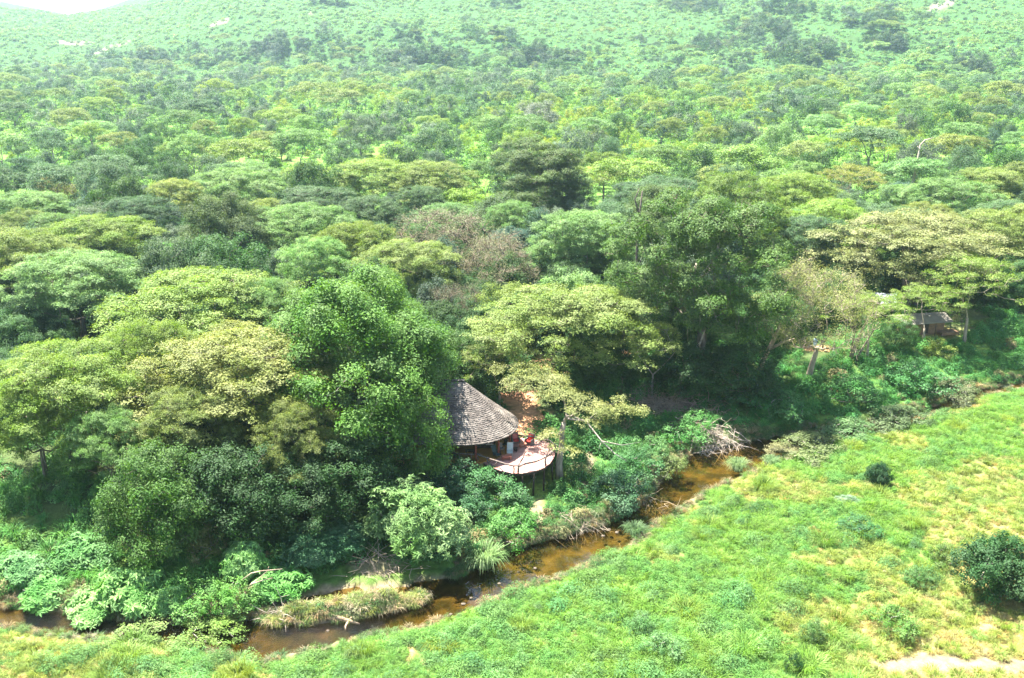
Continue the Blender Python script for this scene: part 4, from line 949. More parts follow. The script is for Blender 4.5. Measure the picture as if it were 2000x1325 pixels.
# overhanging dry weeds right at the water, both banks and the island
C0, W0 = CH[0]
n = 2600; i0 = rng.integers(1, len(C0) - 1, n); tt = rng.random(n); nx = np.gradient(C0, axis=0); nx /= np.linalg.norm(nx, axis=1)[:, None]
cc = C0[i0] + (C0[np.minimum(i0 + 1, len(C0) - 1)] - C0[i0]) * tt[:, None]; ww = W0[i0] + (W0[np.minimum(i0 + 1, len(W0) - 1)] - W0[i0]) * tt; s_sign = np.where(rng.random(n) < .55, 1, -1)
s_sign = np.where(rng.random(n) < .8, 1, -1)
x_ = cc[:, 0] - nx[i0, 1] * s_sign * (ww + rng.random(n) * 1.1); y_ = cc[:, 1] + nx[i0, 0] * s_sign * (ww + rng.random(n) * 1.1)
sd_, si_ = riv_sd(x_, y_); keep = sd_ > .02
z_ = terrain(x_, y_); c_ = cvary((0.10, 0.17, 0.055), n, .2); k = rng.random(n) < .4; c2 = cvary((0.24, 0.20, 0.11), n, .2); c_[k] = c2[k]
scatter('bank_weeds', np.stack([x_, y_, z_ - .05], 1)[keep], (.35 + .4 * rng.random(n))[keep], c_[keep], rng.integers(0, 6, n)[keep], grass_m + herb_m, label='dry and green weeds overhanging the water edge')
# island between main channel and side channel
n = 700; px_ = 530 + rng.random(n) * 390; mid = np.interp(px_, [530, 640, 760, 860, 915], [1222, 1198, 1180, 1162, 1150]); py_ = mid + rng.normal(0, 1, n) * np.interp(px_, [530, 640, 760, 915], [10, 14, 14, 10])
pp = np.array([at(a, b, WZ + .3)[:2] for a, b in zip(px_, py_)]); x_, y_ = pp[:, 0], pp[:, 1]; sd_, _ = riv_sd(x_, y_); keep = (sd_ > .05) & ~((np.abs(px_ - 655) < 28) & (py_ > 1195))
c_ = cvary((0.17, 0.21, 0.055), n, .16); k = rng.random(n) < .35; c2 = cvary((0.33, 0.26, 0.15), n, .2); c_[k] = c2[k]
scatter('island_weeds', np.stack([x_, y_, terrain(x_, y_) - .05], 1)[keep], (.5 + .4 * rng.random(n))[keep], c_[keep], rng.integers(0, 6, n)[keep], grass_m + herb_m, label='half dry weeds on the low island in the stream')

# plain and clearings ground cover
bush_f = [clump_mesh('bush', 150, 1.1, 1.5, .38, .55) for _ in range(3)] + [clump_mesh('low', 90, 1.4, .7, .42, .5) for _ in range(2)]
n = 20000
y_ = 165 + rng.random(n) ** .75 * 600; x_ = (rng.random(n) - .5) * 2 * (y_ * .56 + 6); z_ = terrain(x_, y_)
c_ = cvary((0.115, 0.23, 0.042), n, .15, .08); k = rng.random(n) < .05; c2 = cvary(LIME, n, .15); c_[k] = c2[k]
scatter('plain_scrub', np.stack([x_, y_, z_ - .1], 1), .6 + 1.3 * rng.random(n) ** 2 + y_ / 700. * .5, c_, rng.integers(0, 5, n), bush_f, label='low green scrub and grass tufts on the plain between the trees')
# hillside scrub
hill_f = [clump_mesh('hill_bush', 60, 1.6, 1.9, .8, .6) for _ in range(4)]
n = 60000
y_ = 640 + rng.random(n) * 720; x_ = (rng.random(n) - .5) * 2 * (y_ * .56 + 6); z_ = terrain(x_, y_)
dens = .35 + 1.0 * fbm(x_ / 60., y_ / 60. + 11, 3); keep = rng.random(n) < dens
c_ = cvary((0.135, 0.235, 0.062), n, .25, .1)
scatter('hillside_scrub', np.stack([x_, y_, z_ - .3], 1)[keep], (.6 + 1.2 * rng.random(n) ** 4)[keep], c_[keep], rng.integers(0, 4, n)[keep], hill_f, label='countless green bushes dotting the hillside')

# ------------------------------------------------------------------ woodland on the plain
LMK = [('the lone clearing tree', 585, 280), ('the emergent tree', 1060, 320), ('the silver-grey round tree', 1050, 215), ('the big round pale-topped tree', 1518, 268), ('the dead snag', 1780, 350), ('the yellow-flushed tree trio', 1430, 240),
       ('the upper left clearing', 530, 185), ('the left photo edge', 20, 260), ('the right photo edge', 1985, 260), ('the grey egg-shaped tree', 1878, 298), ('the lime trees left of centre', 660, 228), ('the hill foot top centre', 1000, 145),
       ('the hill foot top left', 250, 140), ('the ravine mouth top right', 1450, 130), ('the right hill spur', 1800, 150), ('the pale umbrella tree', 375, 290), ('the dark conical tree', 185, 375), ('the pale acacia cluster', 1140, 450), ('the light green rounded tree', 1425, 312)]
cells = {}
cand = []
tries = 0
def density(px, py):
    d = 1.0
    for cx, cy_, rx, ry in ((480, 320, 75, 16), (530, 188, 60, 10), (1470, 252, 70, 12), (1815, 310, 28, 36), (700, 155, 70, 6), (1170, 255, 22, 24), (650, 300, 40, 10), (1180, 150, 90, 8), (1520, 290, 60, 10), (1600, 215, 40, 8)):
        if ((px - cx) / rx) ** 2 + ((py - cy_) / ry) ** 2 < 1: d = .04
    return d
pts = []
grid = {}
def free(x, y, r):
    gx_, gy_ = int(x // 20), int(y // 20)
    for i in range(gx_ - 1, gx_ + 2):
        for j in range(gy_ - 1, gy_ + 2):
            for (a, b, c) in grid.get((i, j), ()):
                if (a - x) ** 2 + (b - y) ** 2 < (r + c) ** 2 * (.50 + 1.15 * min(1, max(0, (y - 200) / 160.))): return False
    return True
def put(x, y, r): grid.setdefault((int(x // 20), int(y // 20)), []).append((x, y, r))
for x, y, r in OCC: put(x, y, r)
NT = 30000
yy = np.sqrt(118 ** 2 + rng.random(NT) * (900 ** 2 - 118 ** 2)); xx = (rng.random(NT) - .5) * 2 * (yy * .56 + 4); zz = terrain(xx, yy); sdd, sii = riv_sd(xx, yy)
PX, PY = proj(xx, yy, zz)
kmap = fbm(xx / 70. + 5, yy / 70. + 5, 3); kmap2 = rng.random(NT)
for i in range(NT):
    x, y, z, px, py = xx[i], yy[i], zz[i], PX[i], PY[i]
    if sii[i] < 0 or sdd[i] < 18 and y < 235: continue
    if y < 190 and (px > 1380 and py > 600 or 900 < px < 1330 and py > 560 or px < 900 and py > 700): continue
    if rng.random() > density(px, py): continue
    if y > 690 and rng.random() < smooth(np.array((y - 690) / 120.)) * (.985 if fbm(np.array(x / 90. + 2), np.array(y / 160.), 3) < .56 else .75): continue
    q = kmap[i] + (kmap2[i] - .5) * .42
    if q < .43: kind = 'acacia'
    elif q < .60: kind = 'round'
    elif q < .66: kind = 'cone'
    else: kind = 'acacia2'
    band = 190 < py < 330 and fbm(np.array(x / 30. + 9), np.array(y / 40. + 3), 2) > .52
    if band and kmap2[i] > .45 and px > 540 or kmap2[i] > .965: kind = 'lime'
    if kind == 'acacia' or kind == 'acacia2': r = rng.uniform(4.4, 7.2) + 4.0 * rng.random() ** 2
    elif kind == 'round': r = rng.uniform(2.9, 5.0) + 2.6 * rng.random() ** 2
    elif kind == 'cone': r = rng.uniform(2.2, 3.6)
    else: r = rng.uniform(2.2, 3.8)
    if y > 235 and fbm(np.array(x / 48. + 30), np.array(y / 95.), 3) > .575 and rng.random() < .95: continue
    if not free(x, y, r): continue
    put(x, y, r); pts.append((x, y, z, px, py, kind, r))
pts.sort(key=lambda p: p[1])
IND = {'acacia': 170, 'round': 110, 'lime': 60, 'cone': 60}; used_labels = {}
rest = []; made = []
PH = {'acacia': ['flat-topped green acacia', 'olive domed acacia', 'pale layered acacia', 'grey-green flat acacia'], 'round': ['grey-green round tree', 'dark green round tree', 'dusty grey bushy tree'], 'cone': ['dark conical tree', 'grey-green egg-shaped tree'], 'lime': ['lime green tree', 'yellow-flushed tree']}
TN = {'acacia': [OLIVEG, (0.165, 0.220, 0.058), PALEG, GREYG], 'round': [GREYG, DARKG, GREY], 'cone': [(0.055, .10, .055), GREYG], 'lime': [(0.15, .25, .03), YEL]}
for p in pts:
    x, y, z, px, py, kind, r = p; kk = 'acacia' if kind == 'acacia2' else kind
    inview = -30 < px < 2030
    if IND[kk] > 0 and inview: IND[kk] -= 1; made.append((x, y, z, px, py, kk, r))
    else: rest.append((x, y, z, px, py, kk, r))
def near_lm(px, py):
    best = min(LMK, key=lambda l: ((l[1] - px) / 1.0) ** 2 + ((l[2] - py) * 2.2) ** 2); dx, dy = px - best[1], (py - best[2]) * 2.2
    d = math.hypot(dx, dy); a = 'just ' if d < 60 else ''
    if abs(dx) > abs(dy): w = ('right of' if dx > 0 else 'left of')
    else: w = ('in front of' if dy > 0 else 'behind')
    if d > 45 and min(abs(dx), abs(dy)) > .45 * max(abs(dx), abs(dy)): w = ('front' if dy > 0 else 'back') + (' right of' if dx > 0 else ' left of'); a = ''
    return a + w + ' ' + best[0]
labs = []
for (x, y, z, px, py, kk, r) in made:
    v = int(rng.integers(0, len(PH[kk]))); size = 'small' if r < {'acacia': 5.8, 'round': 3.6, 'cone': 2.7, 'lime': 2.8}[kk] else ('broad' if r > {'acacia': 7.3, 'round': 4.5, 'cone': 3.2, 'lime': 3.3}[kk] else 'medium')
    labs.append((size + ' ' + PH[kk][v] + ' ' + near_lm(px, py - 20), v))
cnt = {}
for l, _ in labs: cnt[l] = cnt.get(l, 0) + 1
order = {}
for l in [k for k, c in cnt.items() if c > 1]:
    ids_ = sorted([i for i, (q, _) in enumerate(labs) if q == l], key=lambda i: made[i][3]); order[l] = {i: j for j, i in enumerate(ids_)}
ORD = ['first', 'second', 'third', 'fourth', 'fifth', 'sixth', 'seventh', 'eighth', 'ninth', 'tenth', 'eleventh', 'twelfth']
for i, (x, y, z, px, py, kk, r) in enumerate(made):
    l, v = labs[i]
    if cnt[l] > 1:
        j = order[l][i]; l += (', the left one' if j == 0 else ', the right one') if cnt[l] == 2 else ', %s from the left' % ORD[min(j, 11)]
    dist = math.hypot(y, 40); lod = 'near' if dist < 215 else ('mid' if dist < 470 else 'far')
    if kk == 'acacia': key = {'near': 'acacia', 'mid': 'acacia_mid', 'far': 'acacia_far'}[lod]; h = min(15, rng.uniform(9.0, 12.5) + (r - 6.5) * .6)
    elif kk == 'round': key = {'near': 'gloss', 'mid': 'round_mid', 'far': 'round_far'}[lod]; h = r * rng.uniform(1.8, 2.6)
    elif kk == 'cone': key = 'cone_mid' if lod != 'far' else 'cone_far'; h = r * rng.uniform(2.3, 3.1)
    else: key = 'lime_mid'; h = r * rng.uniform(1.8, 2.4)
    if len(l.split()) > 16: l = l.replace(' from the left', '')
    copy_tree({'acacia': 'acacia_tree', 'round': 'round_tree', 'cone': 'conical_tree', 'lime': 'lime_tree'}[kk], key, int(rng.integers(0, 4)), (x, y, z - .1), 2 * r, h, vary(TN[kk][v]), l,
              group={'acacia': 'acacias of the valley woodland', 'round': 'round trees of the valley woodland', 'cone': 'conical trees of the valley woodland', 'lime': 'lime green trees of the valley woodland'}[kk], bark=(.8, .75, .7))
# the rest of the far woodland as one mass
ap = [joined('far_tree_a', 'acacia_far', i) for i in range(3)] + [joined('far_tree_r', 'round_far', i) for i in range(3)] + [joined('far_tree_c', 'cone_far', 0)]
if rest:
    R_ = np.array([(a[0], a[1], a[2]) for a in rest]); rr_ = np.array([a[6] for a in rest]); kk_ = [a[5] for a in rest]
    pid = np.array([rng.integers(0, 3) if k == 'acacia' else (6 if k == 'cone' else 3 + rng.integers(0, 3)) for k in kk_]); base = np.array([8.0 if k == 'acacia' else (3.8 if k == 'cone' else 5.0) for k in kk_])
    cc_ = np.array([vary(TN[k][int(rng.integers(0, len(TN[k])))], .14) for k in kk_])
    ex = []
    for cx, cy_, rx, ry, m in ((1340, 12, 60, 14, 40), (1490, 60, 60, 22, 45), (1560, 110, 90, 16, 50), (1700, 45, 70, 16, 30), (1750, 95, 50, 8, 16), (1400, 95, 70, 18, 30), (1080, 118, 90, 9, 30), (820, 122, 70, 9, 24), (560, 100, 120, 12, 34), (300, 125, 160, 14, 50), (1550, 20, 80, 12, 26), (990, 15, 20, 5, 5), (810, 78, 12, 5, 4), (970, 75, 30, 8, 10), (1890, 135, 60, 10, 16), (640, 8, 40, 6, 10)):
        for _ in range(m):
            gx1, gy1, gz1, _t = ground_at(cx + rng.normal(0, rx * .6), cy_ + rng.normal(0, ry * .6)); ex.append((gx1, gy1, gz1, 0, 0, 'round' if rng.random() < .6 else 'acacia', rng.uniform(3, 6.5)))
    rest = rest + ex; R_ = np.array([(a[0], a[1], a[2]) for a in rest]); rr_ = np.array([a[6] for a in rest]); kk_ = [a[5] for a in rest]
    pid = np.array([rng.integers(0, 3) if k == 'acacia' else (6 if k == 'cone' else 3 + rng.integers(0, 3)) for k in kk_]); base = np.array([8.0 if k == 'acacia' else (3.8 if k == 'cone' else 5.0) for k in kk_])
    cc_ = np.array([vary(TN[k][int(rng.integers(0, len(TN[k])))], .14) for k in kk_]); cc_[-len(ex):] *= .8
    scatter('distant_woodland', R_ - np.array([0, 0, .3]), rr_ / base, cc_, pid, ap, label='hazy mass of far trees at the foot of the hills', tilt=.03)
print('trees', len(made), 'rest', len(rest))

# ------------------------------------------------------------------ the lodge
HC = Vector((HOUSE_C[0], HOUSE_C[1], 0)); FL = 3.12; EAVE = 5.35; APEX = 9.9; HR = 5.5; HL = 2.6
lodge = thing('lodge', 'open-sided round-ended lodge with a steep grey shingled roof beside the river deck', 'lodge', (HC.x, HC.y, 2.7), 0.0)
def lz(z): return z - 2.7
def stadium(r, k, off=0.0):
    """closed outline at distance r round the ridge from (-HL, 0) to (0, 0)"""
    out = []; per = 2 * math.pi * r + 2 * HL; 
    for i in range(k):
        s = ((i + off) / k) % 1.0 * per
        if s < math.pi * r: a = -math.pi / 2 + s / r; out.append((r * math.cos(a), r * math.sin(a)))
        elif s < math.pi * r + HL: out.append((-(s - math.pi * r), r))
        elif s < 2 * math.pi * r + HL: a = math.pi / 2 + (s - math.pi * r - HL) / r; out.append((-HL + r * math.cos(a), r * math.sin(a)))
        else: out.append((-HL + (s - 2 * math.pi * r - HL), -r))
    return out
def roof_z(r): return lz(EAVE) + (APEX - EAVE) * (1 - r / HR) ** 1.06
# under-roof skin (one closed skirt), then courses of shingles standing proud of it
mb = MB(); K = 72; rings = [(HR, -.10), (HR * .75, -.10), (HR * .5, -.10), (HR * .25, -.10), (.12, -.10)]
base = 0
for r, dz in rings: 
    for (a, b) in stadium(r, K): mb.v.append((a, b, roof_z(r) + dz))
for i in range(len(rings) - 1):
    for k in range(K): mb.f.append((i * K + k, i * K + (k + 1) % K, (i + 1) * K + (k + 1) % K, (i + 1) * K + k))
mb.f.append(tuple((len(rings) - 1) * K + k for k in range(K)))
roof = mb.build('roof', M_thatch, lodge)
V, Q, T = [], [], []
rows = 34
for i in range(rows):
    r0 = HR * (1.012 - i / rows * .985); r1 = max(.10, r0 - HR / rows * 1.55)
    per = 2 * math.pi * r0 + 2 * HL; k = max(8, int(per / .17)); off = rng.random()
    lo = stadium(r0, k * 4, off * 4); hi = stadium(r1, k * 4, off * 4 * 1.0)
    # match by fraction along each straight/arc: use the same angular parameter
    for j in range(k):
        def pt(r, s):
            L0 = math.pi; tot = 2 * math.pi * r0 + 2 * HL; q = (s % 1.0) * tot
            if q < math.pi * r0: a = -math.pi / 2 + q / r0; return (r * math.cos(a), r * math.sin(a))
            q -= math.pi * r0
            if q < HL: return (-q, r)
            q -= HL
            if q < math.pi * r0: a = math.pi / 2 + q / r0; return (-HL + r * math.cos(a), r * math.sin(a))
            q -= math.pi * r0; return (-HL + q, -r)
        s0 = (j + .04 + off) / k; s1 = (j + .96 + off) / k; rb = r0 + rng.normal(0, .02); lift = .06 + rng.random() * .04
        A, B, C_, D_ = pt(rb, s0), pt(rb, s1), pt(r1, s1), pt(r1, s0); zb, zt = roof_z(min(rb, HR * 1.0)) + (-.09 if rb > HR else 0) + lift, roof_z(r1) + .004
        n = len(V)
        V += [(A[0], A[1], zb), (B[0], B[1], zb), (C_[0], C_[1], zt), (D_[0], D_[1], zt), (A[0], A[1], zb - lift - .02), (B[0], B[1], zb - lift - .02)]
        Q += [(n, n + 1, n + 2, n + 3), (n + 4, n + 5, n + 1, n)]; t = float(np.clip(rng.normal(.55, .2), 0, 1)); T += [t, t * .4]
sh = obj('shingle_courses', mesh_np('shingle_courses', np.array(V), np.array(Q), mat=M_shingle, tint=T), roof, kind='stuff')
mb = MB()
for i in range(9): mb.box((-HL * i / 8, 0, lz(APEX) + .02), (.36, .34, .10), rng.normal(0, .1))
mb.build('ridge_cap', M_shingle, roof)
eb = MB(); o = stadium(HR - .12, 60); pts_ = [(a, b, lz(EAVE) - .12) for a, b in o]; eb.tube(pts_ + [pts_[0]], .07, 6, cap=False); eb.build('eave_beam', M_dark, lodge)
MB().prism(stadium(HR - .55, 64), lz(2.0), lz(FL)).build('floor', M_ochre, lodge)
MB().prism(stadium(HR - .45, 64), lz(1.9), lz(FL) - .12).build('plinth', M_plinth, lodge)
# back wall: low curved mud wall with a darker upper opening
wl_ = MB(); ow = stadium(HR - .75, 96); seg = [p for p in ow if p[1] > 1.2]; seg.sort(key=lambda p: math.atan2(p[1], p[0] + HL / 2))
for a, b in zip(seg[:-1], seg[1:]):
    c = ((a[0] + b[0]) / 2, (a[1] + b[1]) / 2); L = math.hypot(a[0] - b[0], a[1] - b[1]); wl_.box((c[0], c[1], lz(FL) + 1.0), (L + .02, .22, 2.0), math.atan2(b[1] - a[1], b[0] - a[0]))
wl_.build('back_wall', M_mud, lodge)
for a, b in [(1.35, -4.5), (3.55, -3.0), (-1.6, -4.85), (-4.6, -4.4), (4.65, -.3), (3.6, 3.0), (0.2, 4.7)]:
    MB().tube([(a, b, lz(FL) - .1), (a + .03, b, lz(FL) + 1.2), (a, b, roof_z(math.hypot(max(a, 0), b)) - .12)], [.12, .10, .10], 9).build('post', M_post, lodge, True)
for k in range(6): MB().tube([(-HL / 2 + 4.6 * math.cos(k * 1.047 + .3), 4.6 * math.sin(k * 1.047 + .3), lz(EAVE) + .35), (-HL / 2, 0, lz(APEX) - .5)], .07, 5).build('rafter', M_dark, lodge)

def wpt(px, py, z): a = at(px, py, z); return Vector((a[0], a[1], z))
# rustic rail at the left front of the lodge
t = thing('branch_rail', 'low grey branch rail in front of the left side of the lodge floor', 'railing', tuple(wpt(900, 893, 2.9)))
o0 = t.location.copy()
A, B = wpt(868, 886, FL + .75), wpt(926, 888, FL + .8)
MB().tube([A - o0, A.lerp(B, .5) + Vector((0, 0, .05)) - o0, B - o0], [.06, .075, .06], 7).build('top_rail', M_rail, t, True)
for f_ in (.12, .5, .9): p = A.lerp(B, f_) - o0; MB().tube([p + Vector((0, 0, -1.0)), p], .05, 6).build('rail_post', M_rail, t, True)

# ------------------------------------------------------------------ the deck
DZ = 3.06
DC = wpt(1008, 891, DZ)
deck = thing('viewing_deck', 'round reddish timber deck on dark stilts projecting from the lodge towards the river', 'deck', (DC.x, DC.y, 1.0))
edge = [wpt(a, b, DZ) - DC for a, b in ((928, 894), (945, 904), (958, 912), (975, 919), (995, 924), (1015, 925), (1040, 922), (1062, 914), (1074, 905), (1082, 893), (1085, 878), (1080, 868), (1062, 861), (1040, 858), (1012, 855), (985, 862), (955, 872))]
def inside_poly(x, y):
    c = False; n = len(edge)
    for i in range(n):
        a, b = edge[i], edge[i - 1]
        if (a.y > y) != (b.y > y) and x < (b.x - a.x) * (y - a.y) / (b.y - a.y) + a.x: c = not c
    return c
x0, x1 = min(e.x for e in edge), max(e.x for e in edge); bw = .19
V, Q, T = [], [], []; yb = min(e.y for e in edge)
while yb < max(e.y for e in edge):
    yc = yb + bw / 2; xs = sorted(((b.x - a.x) * (yc - a.y) / (b.y - a.y) + a.x) for a, b in zip(edge, edge[1:] + edge[:1]) if (a.y > yc) != (b.y > yc))
    if len(xs) >= 2:
        xa, xb = xs[0] - .03, xs[-1] + .03; cuts = [xa] + sorted(rng.uniform(xa, xb, 1 + int((xb - xa) > 4))) + [xb]
        for c0, c1 in zip(cuts[:-1], cuts[1:]):
            n = len(V); z1 = DZ - 1.0 + rng.normal(0, .004); z0 = z1 - .05; g = .012
            V += [(c0 + g, yb + g, z0), (c1 - g, yb + g, z0), (c1 - g, yb + bw - g, z0), (c0 + g, yb + bw - g, z0), (c0 + g, yb + g, z1), (c1 - g, yb + g, z1), (c1 - g, yb + bw - g, z1), (c0 + g, yb + bw - g, z1)]
            Q += [(n + 4, n + 5, n + 6, n + 7), (n, n + 1, n + 5, n + 4), (n + 1, n + 2, n + 6, n + 5), (n + 2, n + 3, n + 7, n + 6), (n + 3, n, n + 4, n + 7), (n + 3, n + 2, n + 1, n)]; T += [rng.random()] * 6
    yb += bw
obj('deck_boards', mesh_np('deck_boards', np.array(V), np.array(Q), mat=M_deck, tint=T), deck, kind='stuff')
rim = [Vector((e.x, e.y, DZ - 1.0 - .15)) for e in edge[:14]]
mb = MB()
for a, b in zip(rim[:-1], rim[1:]): mb.box(((a.x + b.x) / 2, (a.y + b.y) / 2, a.z), ((b - a).length + .03, .08, .22), math.atan2(b.y - a.y, b.x - a.x))
mb.build('rim_beam', M_stilt, deck)
for k in (-2.2, -.6, 1.0, 2.5): MB().box((k, .9, DZ - 1.0 - .2), (.12, 5.2, .2)).build('joist', M_stilt, deck)
for (px, py) in ((948, 908), (975, 920), (997, 925), (1020, 925), (1043, 922), (1063, 913), (1078, 898), (1000, 895), (1040, 890)):
    p = wpt(px, py, DZ) - Vector((DC.x, DC.y, 1.0)); p.y += .12; gz_ = tz(DC.x + p.x, DC.y + p.y) - 1.0
    MB().tube([(p.x + rng.normal(0, .05), p.y, gz_ - .3), (p.x, p.y, DZ - 1.06)], [.10, .085], 8).build('stilt', M_stilt, deck, True)
def dpt(px, py, z): v = wpt(px, py, z); return v - Vector((DC.x, DC.y, 1.0))
RZ = DZ + .82
railpts = [(926,883),(938,890),(947,893),(958,897),(970,901),(985,906),(1003,910),(1015,910),(1030,905),(1045,902),(1056,898),(1066,893),(1075,887),(1083,880)]
RP = [dpt(a, b, RZ + .06 * math.sin(i * 2.1)) for i, (a, b) in enumerate(railpts)]
MB().tube(RP, [.085 + .02 * math.sin(i * 1.7) for i in range(len(RP))], 8).build('top_rail', M_rail, deck, True)
R2 = [dpt(a, b, RZ + .04 * math.cos(i * 1.9)) for i, (a, b) in enumerate([(1083,880),(1086,872),(1080,866),(1074,861),(1060,858),(1048,854),(1030,852),(1010,850)])]
MB().tube(R2, [.11, .12, .085, .08, .075, .07, .06, .06], 8).build('top_rail', M_rail, deck, True)
def postf(px, py, wob=.06, r=.06, fork=False):
    e = dpt(px, py, DZ); t_ = min(RP + R2, key=lambda q: (Vector((q.x, q.y, 0)) - Vector((e.x, e.y, 0))).length)
    m = e.lerp(t_, .5) + Vector((rng.normal(0, wob), 0, 0))
    MB().tube([e + Vector((0, 0, -.15)), m, t_], [r * 1.15, r, r * .9], 7).build('rail_post', M_rail, deck, True)
for a in ((958, 911), (1003, 924), (1012, 925), (1066, 911), (1083, 885), (1060, 861), (1036, 858), (936, 899)): postf(*a)
# crooked branch uprights
P = [dpt(1012, 923, DZ + .1), dpt(1013, 909, RZ), dpt(1018, 900, RZ + .35), dpt(1022, 893, RZ + .6), dpt(1024, 886, RZ + .8), dpt(1028, 880, RZ + 1.1)]
MB().tube(P, [.10, .095, .085, .075, .06, .035], 7).build('branch_upright', M_rail, deck, True)
MB().tube([dpt(1066, 909, DZ + .1), dpt(1065, 900, RZ - .3), dpt(1067, 892, RZ + .05), dpt(1069, 886, RZ + .3), dpt(1073, 878, RZ + .6)], [.09, .08, .075, .06, .04], 7).build('branch_upright', M_rail, deck, True)
MB().tube([dpt(951, 897, RZ - .1), dpt(954, 905, DZ + .35), dpt(964, 911, DZ + .1), dpt(972, 903, DZ + .5), dpt(978, 903, RZ)], [.08, .08, .07, .06, .05], 7).build('branch_upright', M_rail, deck, True)
MB().tube([dpt(1077, 884, RZ), dpt(1081, 880, RZ - .1), dpt(1084, 874, RZ + .15)], [.10, .16, .12], 8).build('rail_knot', M_deadwood, deck, True)
MB().tube([dpt(1014, 911, RZ - .1), dpt(1024, 913, RZ - .15), dpt(1032, 917, DZ + .5)], [.035, .025, .012], 5).build('branch_upright', M_rail, deck, True)

# ------------------------------------------------------------------ furniture on the deck
def armchair(px, py, rz, label, back_m, seat_m):
    p = wpt(px, py, DZ); t = thing('armchair', label, 'armchair', tuple(p), rz, 'wicker armchairs on the deck')
    f = MB(); f.box((-.36, 0, .33), (.10, .66, .52)); f.box((.36, 0, .33), (.10, .66, .52)); f.box((0, .02, .22), (.66, .62, .12)); f.build('frame', M_wicker, t, bevel=.02)
    MB().box((0, .36, .60), (.74, .12, .86), rx=-.22).build('backrest', M_wicker, t, bevel=.03)
    MB().box((0, .27, .66), (.58, .12, .56), rx=-.22).build('back_cushion', back_m, t, bevel=.04)
    MB().box((0, -.04, .37), (.58, .60, .16)).build('seat_cushion', seat_m, t, bevel=.05)
    for a, b in ((-.34, -.28), (.34, -.28), (-.34, .3), (.34, .3)): MB().box((a, b, .06), (.06, .06, .14)).build('leg', M_dark, t)
    return t
armchair(1007, 866, math.radians(12), 'grey wicker armchair with faded pink back cushion and red seat, left one by the rail', M_pinkfab, M_redfab)
armchair(1034, 868, math.radians(-32), 'grey wicker armchair with bright red cushions, right one by the rail', M_redfab, M_redfab)
def low_table(px, py, rz, w, d, h, label, top):
    t = thing('low_table', label, 'table', tuple(wpt(px, py, DZ)), rz); MB().box((0, 0, h - .03), (w, d, .06)).build('tabletop', top, t, bevel=.01)
    for a in (-1, 1):
        for b in (-1, 1): MB().box((a * (w / 2 - .08), b * (d / 2 - .08), h / 2 - .03), (.07, .07, h - .06)).build('leg', top, t)
    MB().box((0, 0, .12), (w - .16, .05, .05)).build('stretcher', top, t)
low_table(1021, 874, .3, .75, .5, .42, 'small brown table between the two red-cushioned armchairs', M_teak)
low_table(989, 898, .25, .95, .6, .42, 'pinkish wooden coffee table standing in the sun on the deck', M_teak)
low_table(1007, 882, 1.3, .5, .4, .4, 'little dark side table behind the pale canvas chair', M_dark)
def sling_chair(px, py, rz, label, mat, frame):
    t = thing('deck_chair', label, 'chair', tuple(wpt(px, py, DZ)), rz, 'reclining sling chairs on the deck')
    MB().box((0, .38, .62), (.54, .025, .98), rx=-.42).build('sling_back', mat, t)
    MB().box((0, -.12, .34), (.54, .62, .025), rx=.12).build('sling_seat', mat, t)
    for s in (-1, 1):
        MB().tube([(s * .29, .60, 1.12), (s * .29, .18, .34), (s * .29, -.45, .40)], .02, 6).build('side_rail', frame, t)
        MB().tube([(s * .29, .45, 0), (s * .29, -.3, .38)], .02, 6).build('leg', frame, t); MB().tube([(s * .29, -.45, 0), (s * .29, .2, .52)], .02, 6).build('leg', frame, t)
        MB().box((s * .31, -.05, .56), (.05, .5, .03)).build('armrest', frame, t)
M_alu = simple_mat('pale_metal', (.62, .62, .6), .4, metallic=.6)
sling_chair(970, 893, math.radians(38), 'reclining chair with dark green sling at the left of the deck', M_canvas_d, M_dark)
sling_chair(996, 888, math.radians(-2), 'reclining chair with pale sling facing the river, middle of the deck', M_canvas_l, M_alu)
def side_chair(px, py, z, rz, label, mat=M_wicker):
    t = thing('chair', label, 'chair', tuple(wpt(px, py, z)), rz); MB().box((0, 0, .44), (.46, .46, .05)).build('seat', mat, t); MB().box((0, .22, .72), (.46, .05, .5), rx=-.1).build('backrest', mat, t)
    for a in (-1, 1):
        for b in (-1, 1): MB().box((a * .2, b * .2, .21), (.045, .045, .42)).build('leg', mat, t)
side_chair(979, 884, FL, .5, 'upright grey chair beside the right post of the lodge')
side_chair(985, 876, FL, -.8, 'upright chair in the shade behind the lodge post', M_dark)
def sofa(px, py, rz, label):
    t = thing('sofa', label, 'sofa', tuple(wpt(px, py, FL)), rz); MB().box((0, 0, .25), (1.7, .8, .3)).build('base', M_dark, t, bevel=.02); MB().box((0, .33, .6), (1.7, .18, .6)).build('backrest', M_dark, t, bevel=.04)
    for s in (-.4, .4): MB().box((s, -.05, .46), (.75, .62, .14)).build('cushion', M_cream if s > 0 else M_canvas_d, t, bevel=.04)
    for s in (-.9, .9): MB().box((s, 0, .42), (.14, .8, .4)).build('armrest', M_dark, t, bevel=.02)
sofa(948, 874, .1, 'dark sofa with one cream cushion in the shade of the lodge roof')
low_table(918, 889, 0, .9, .6, .5, 'dark table under the left side of the lodge roof', M_dark)

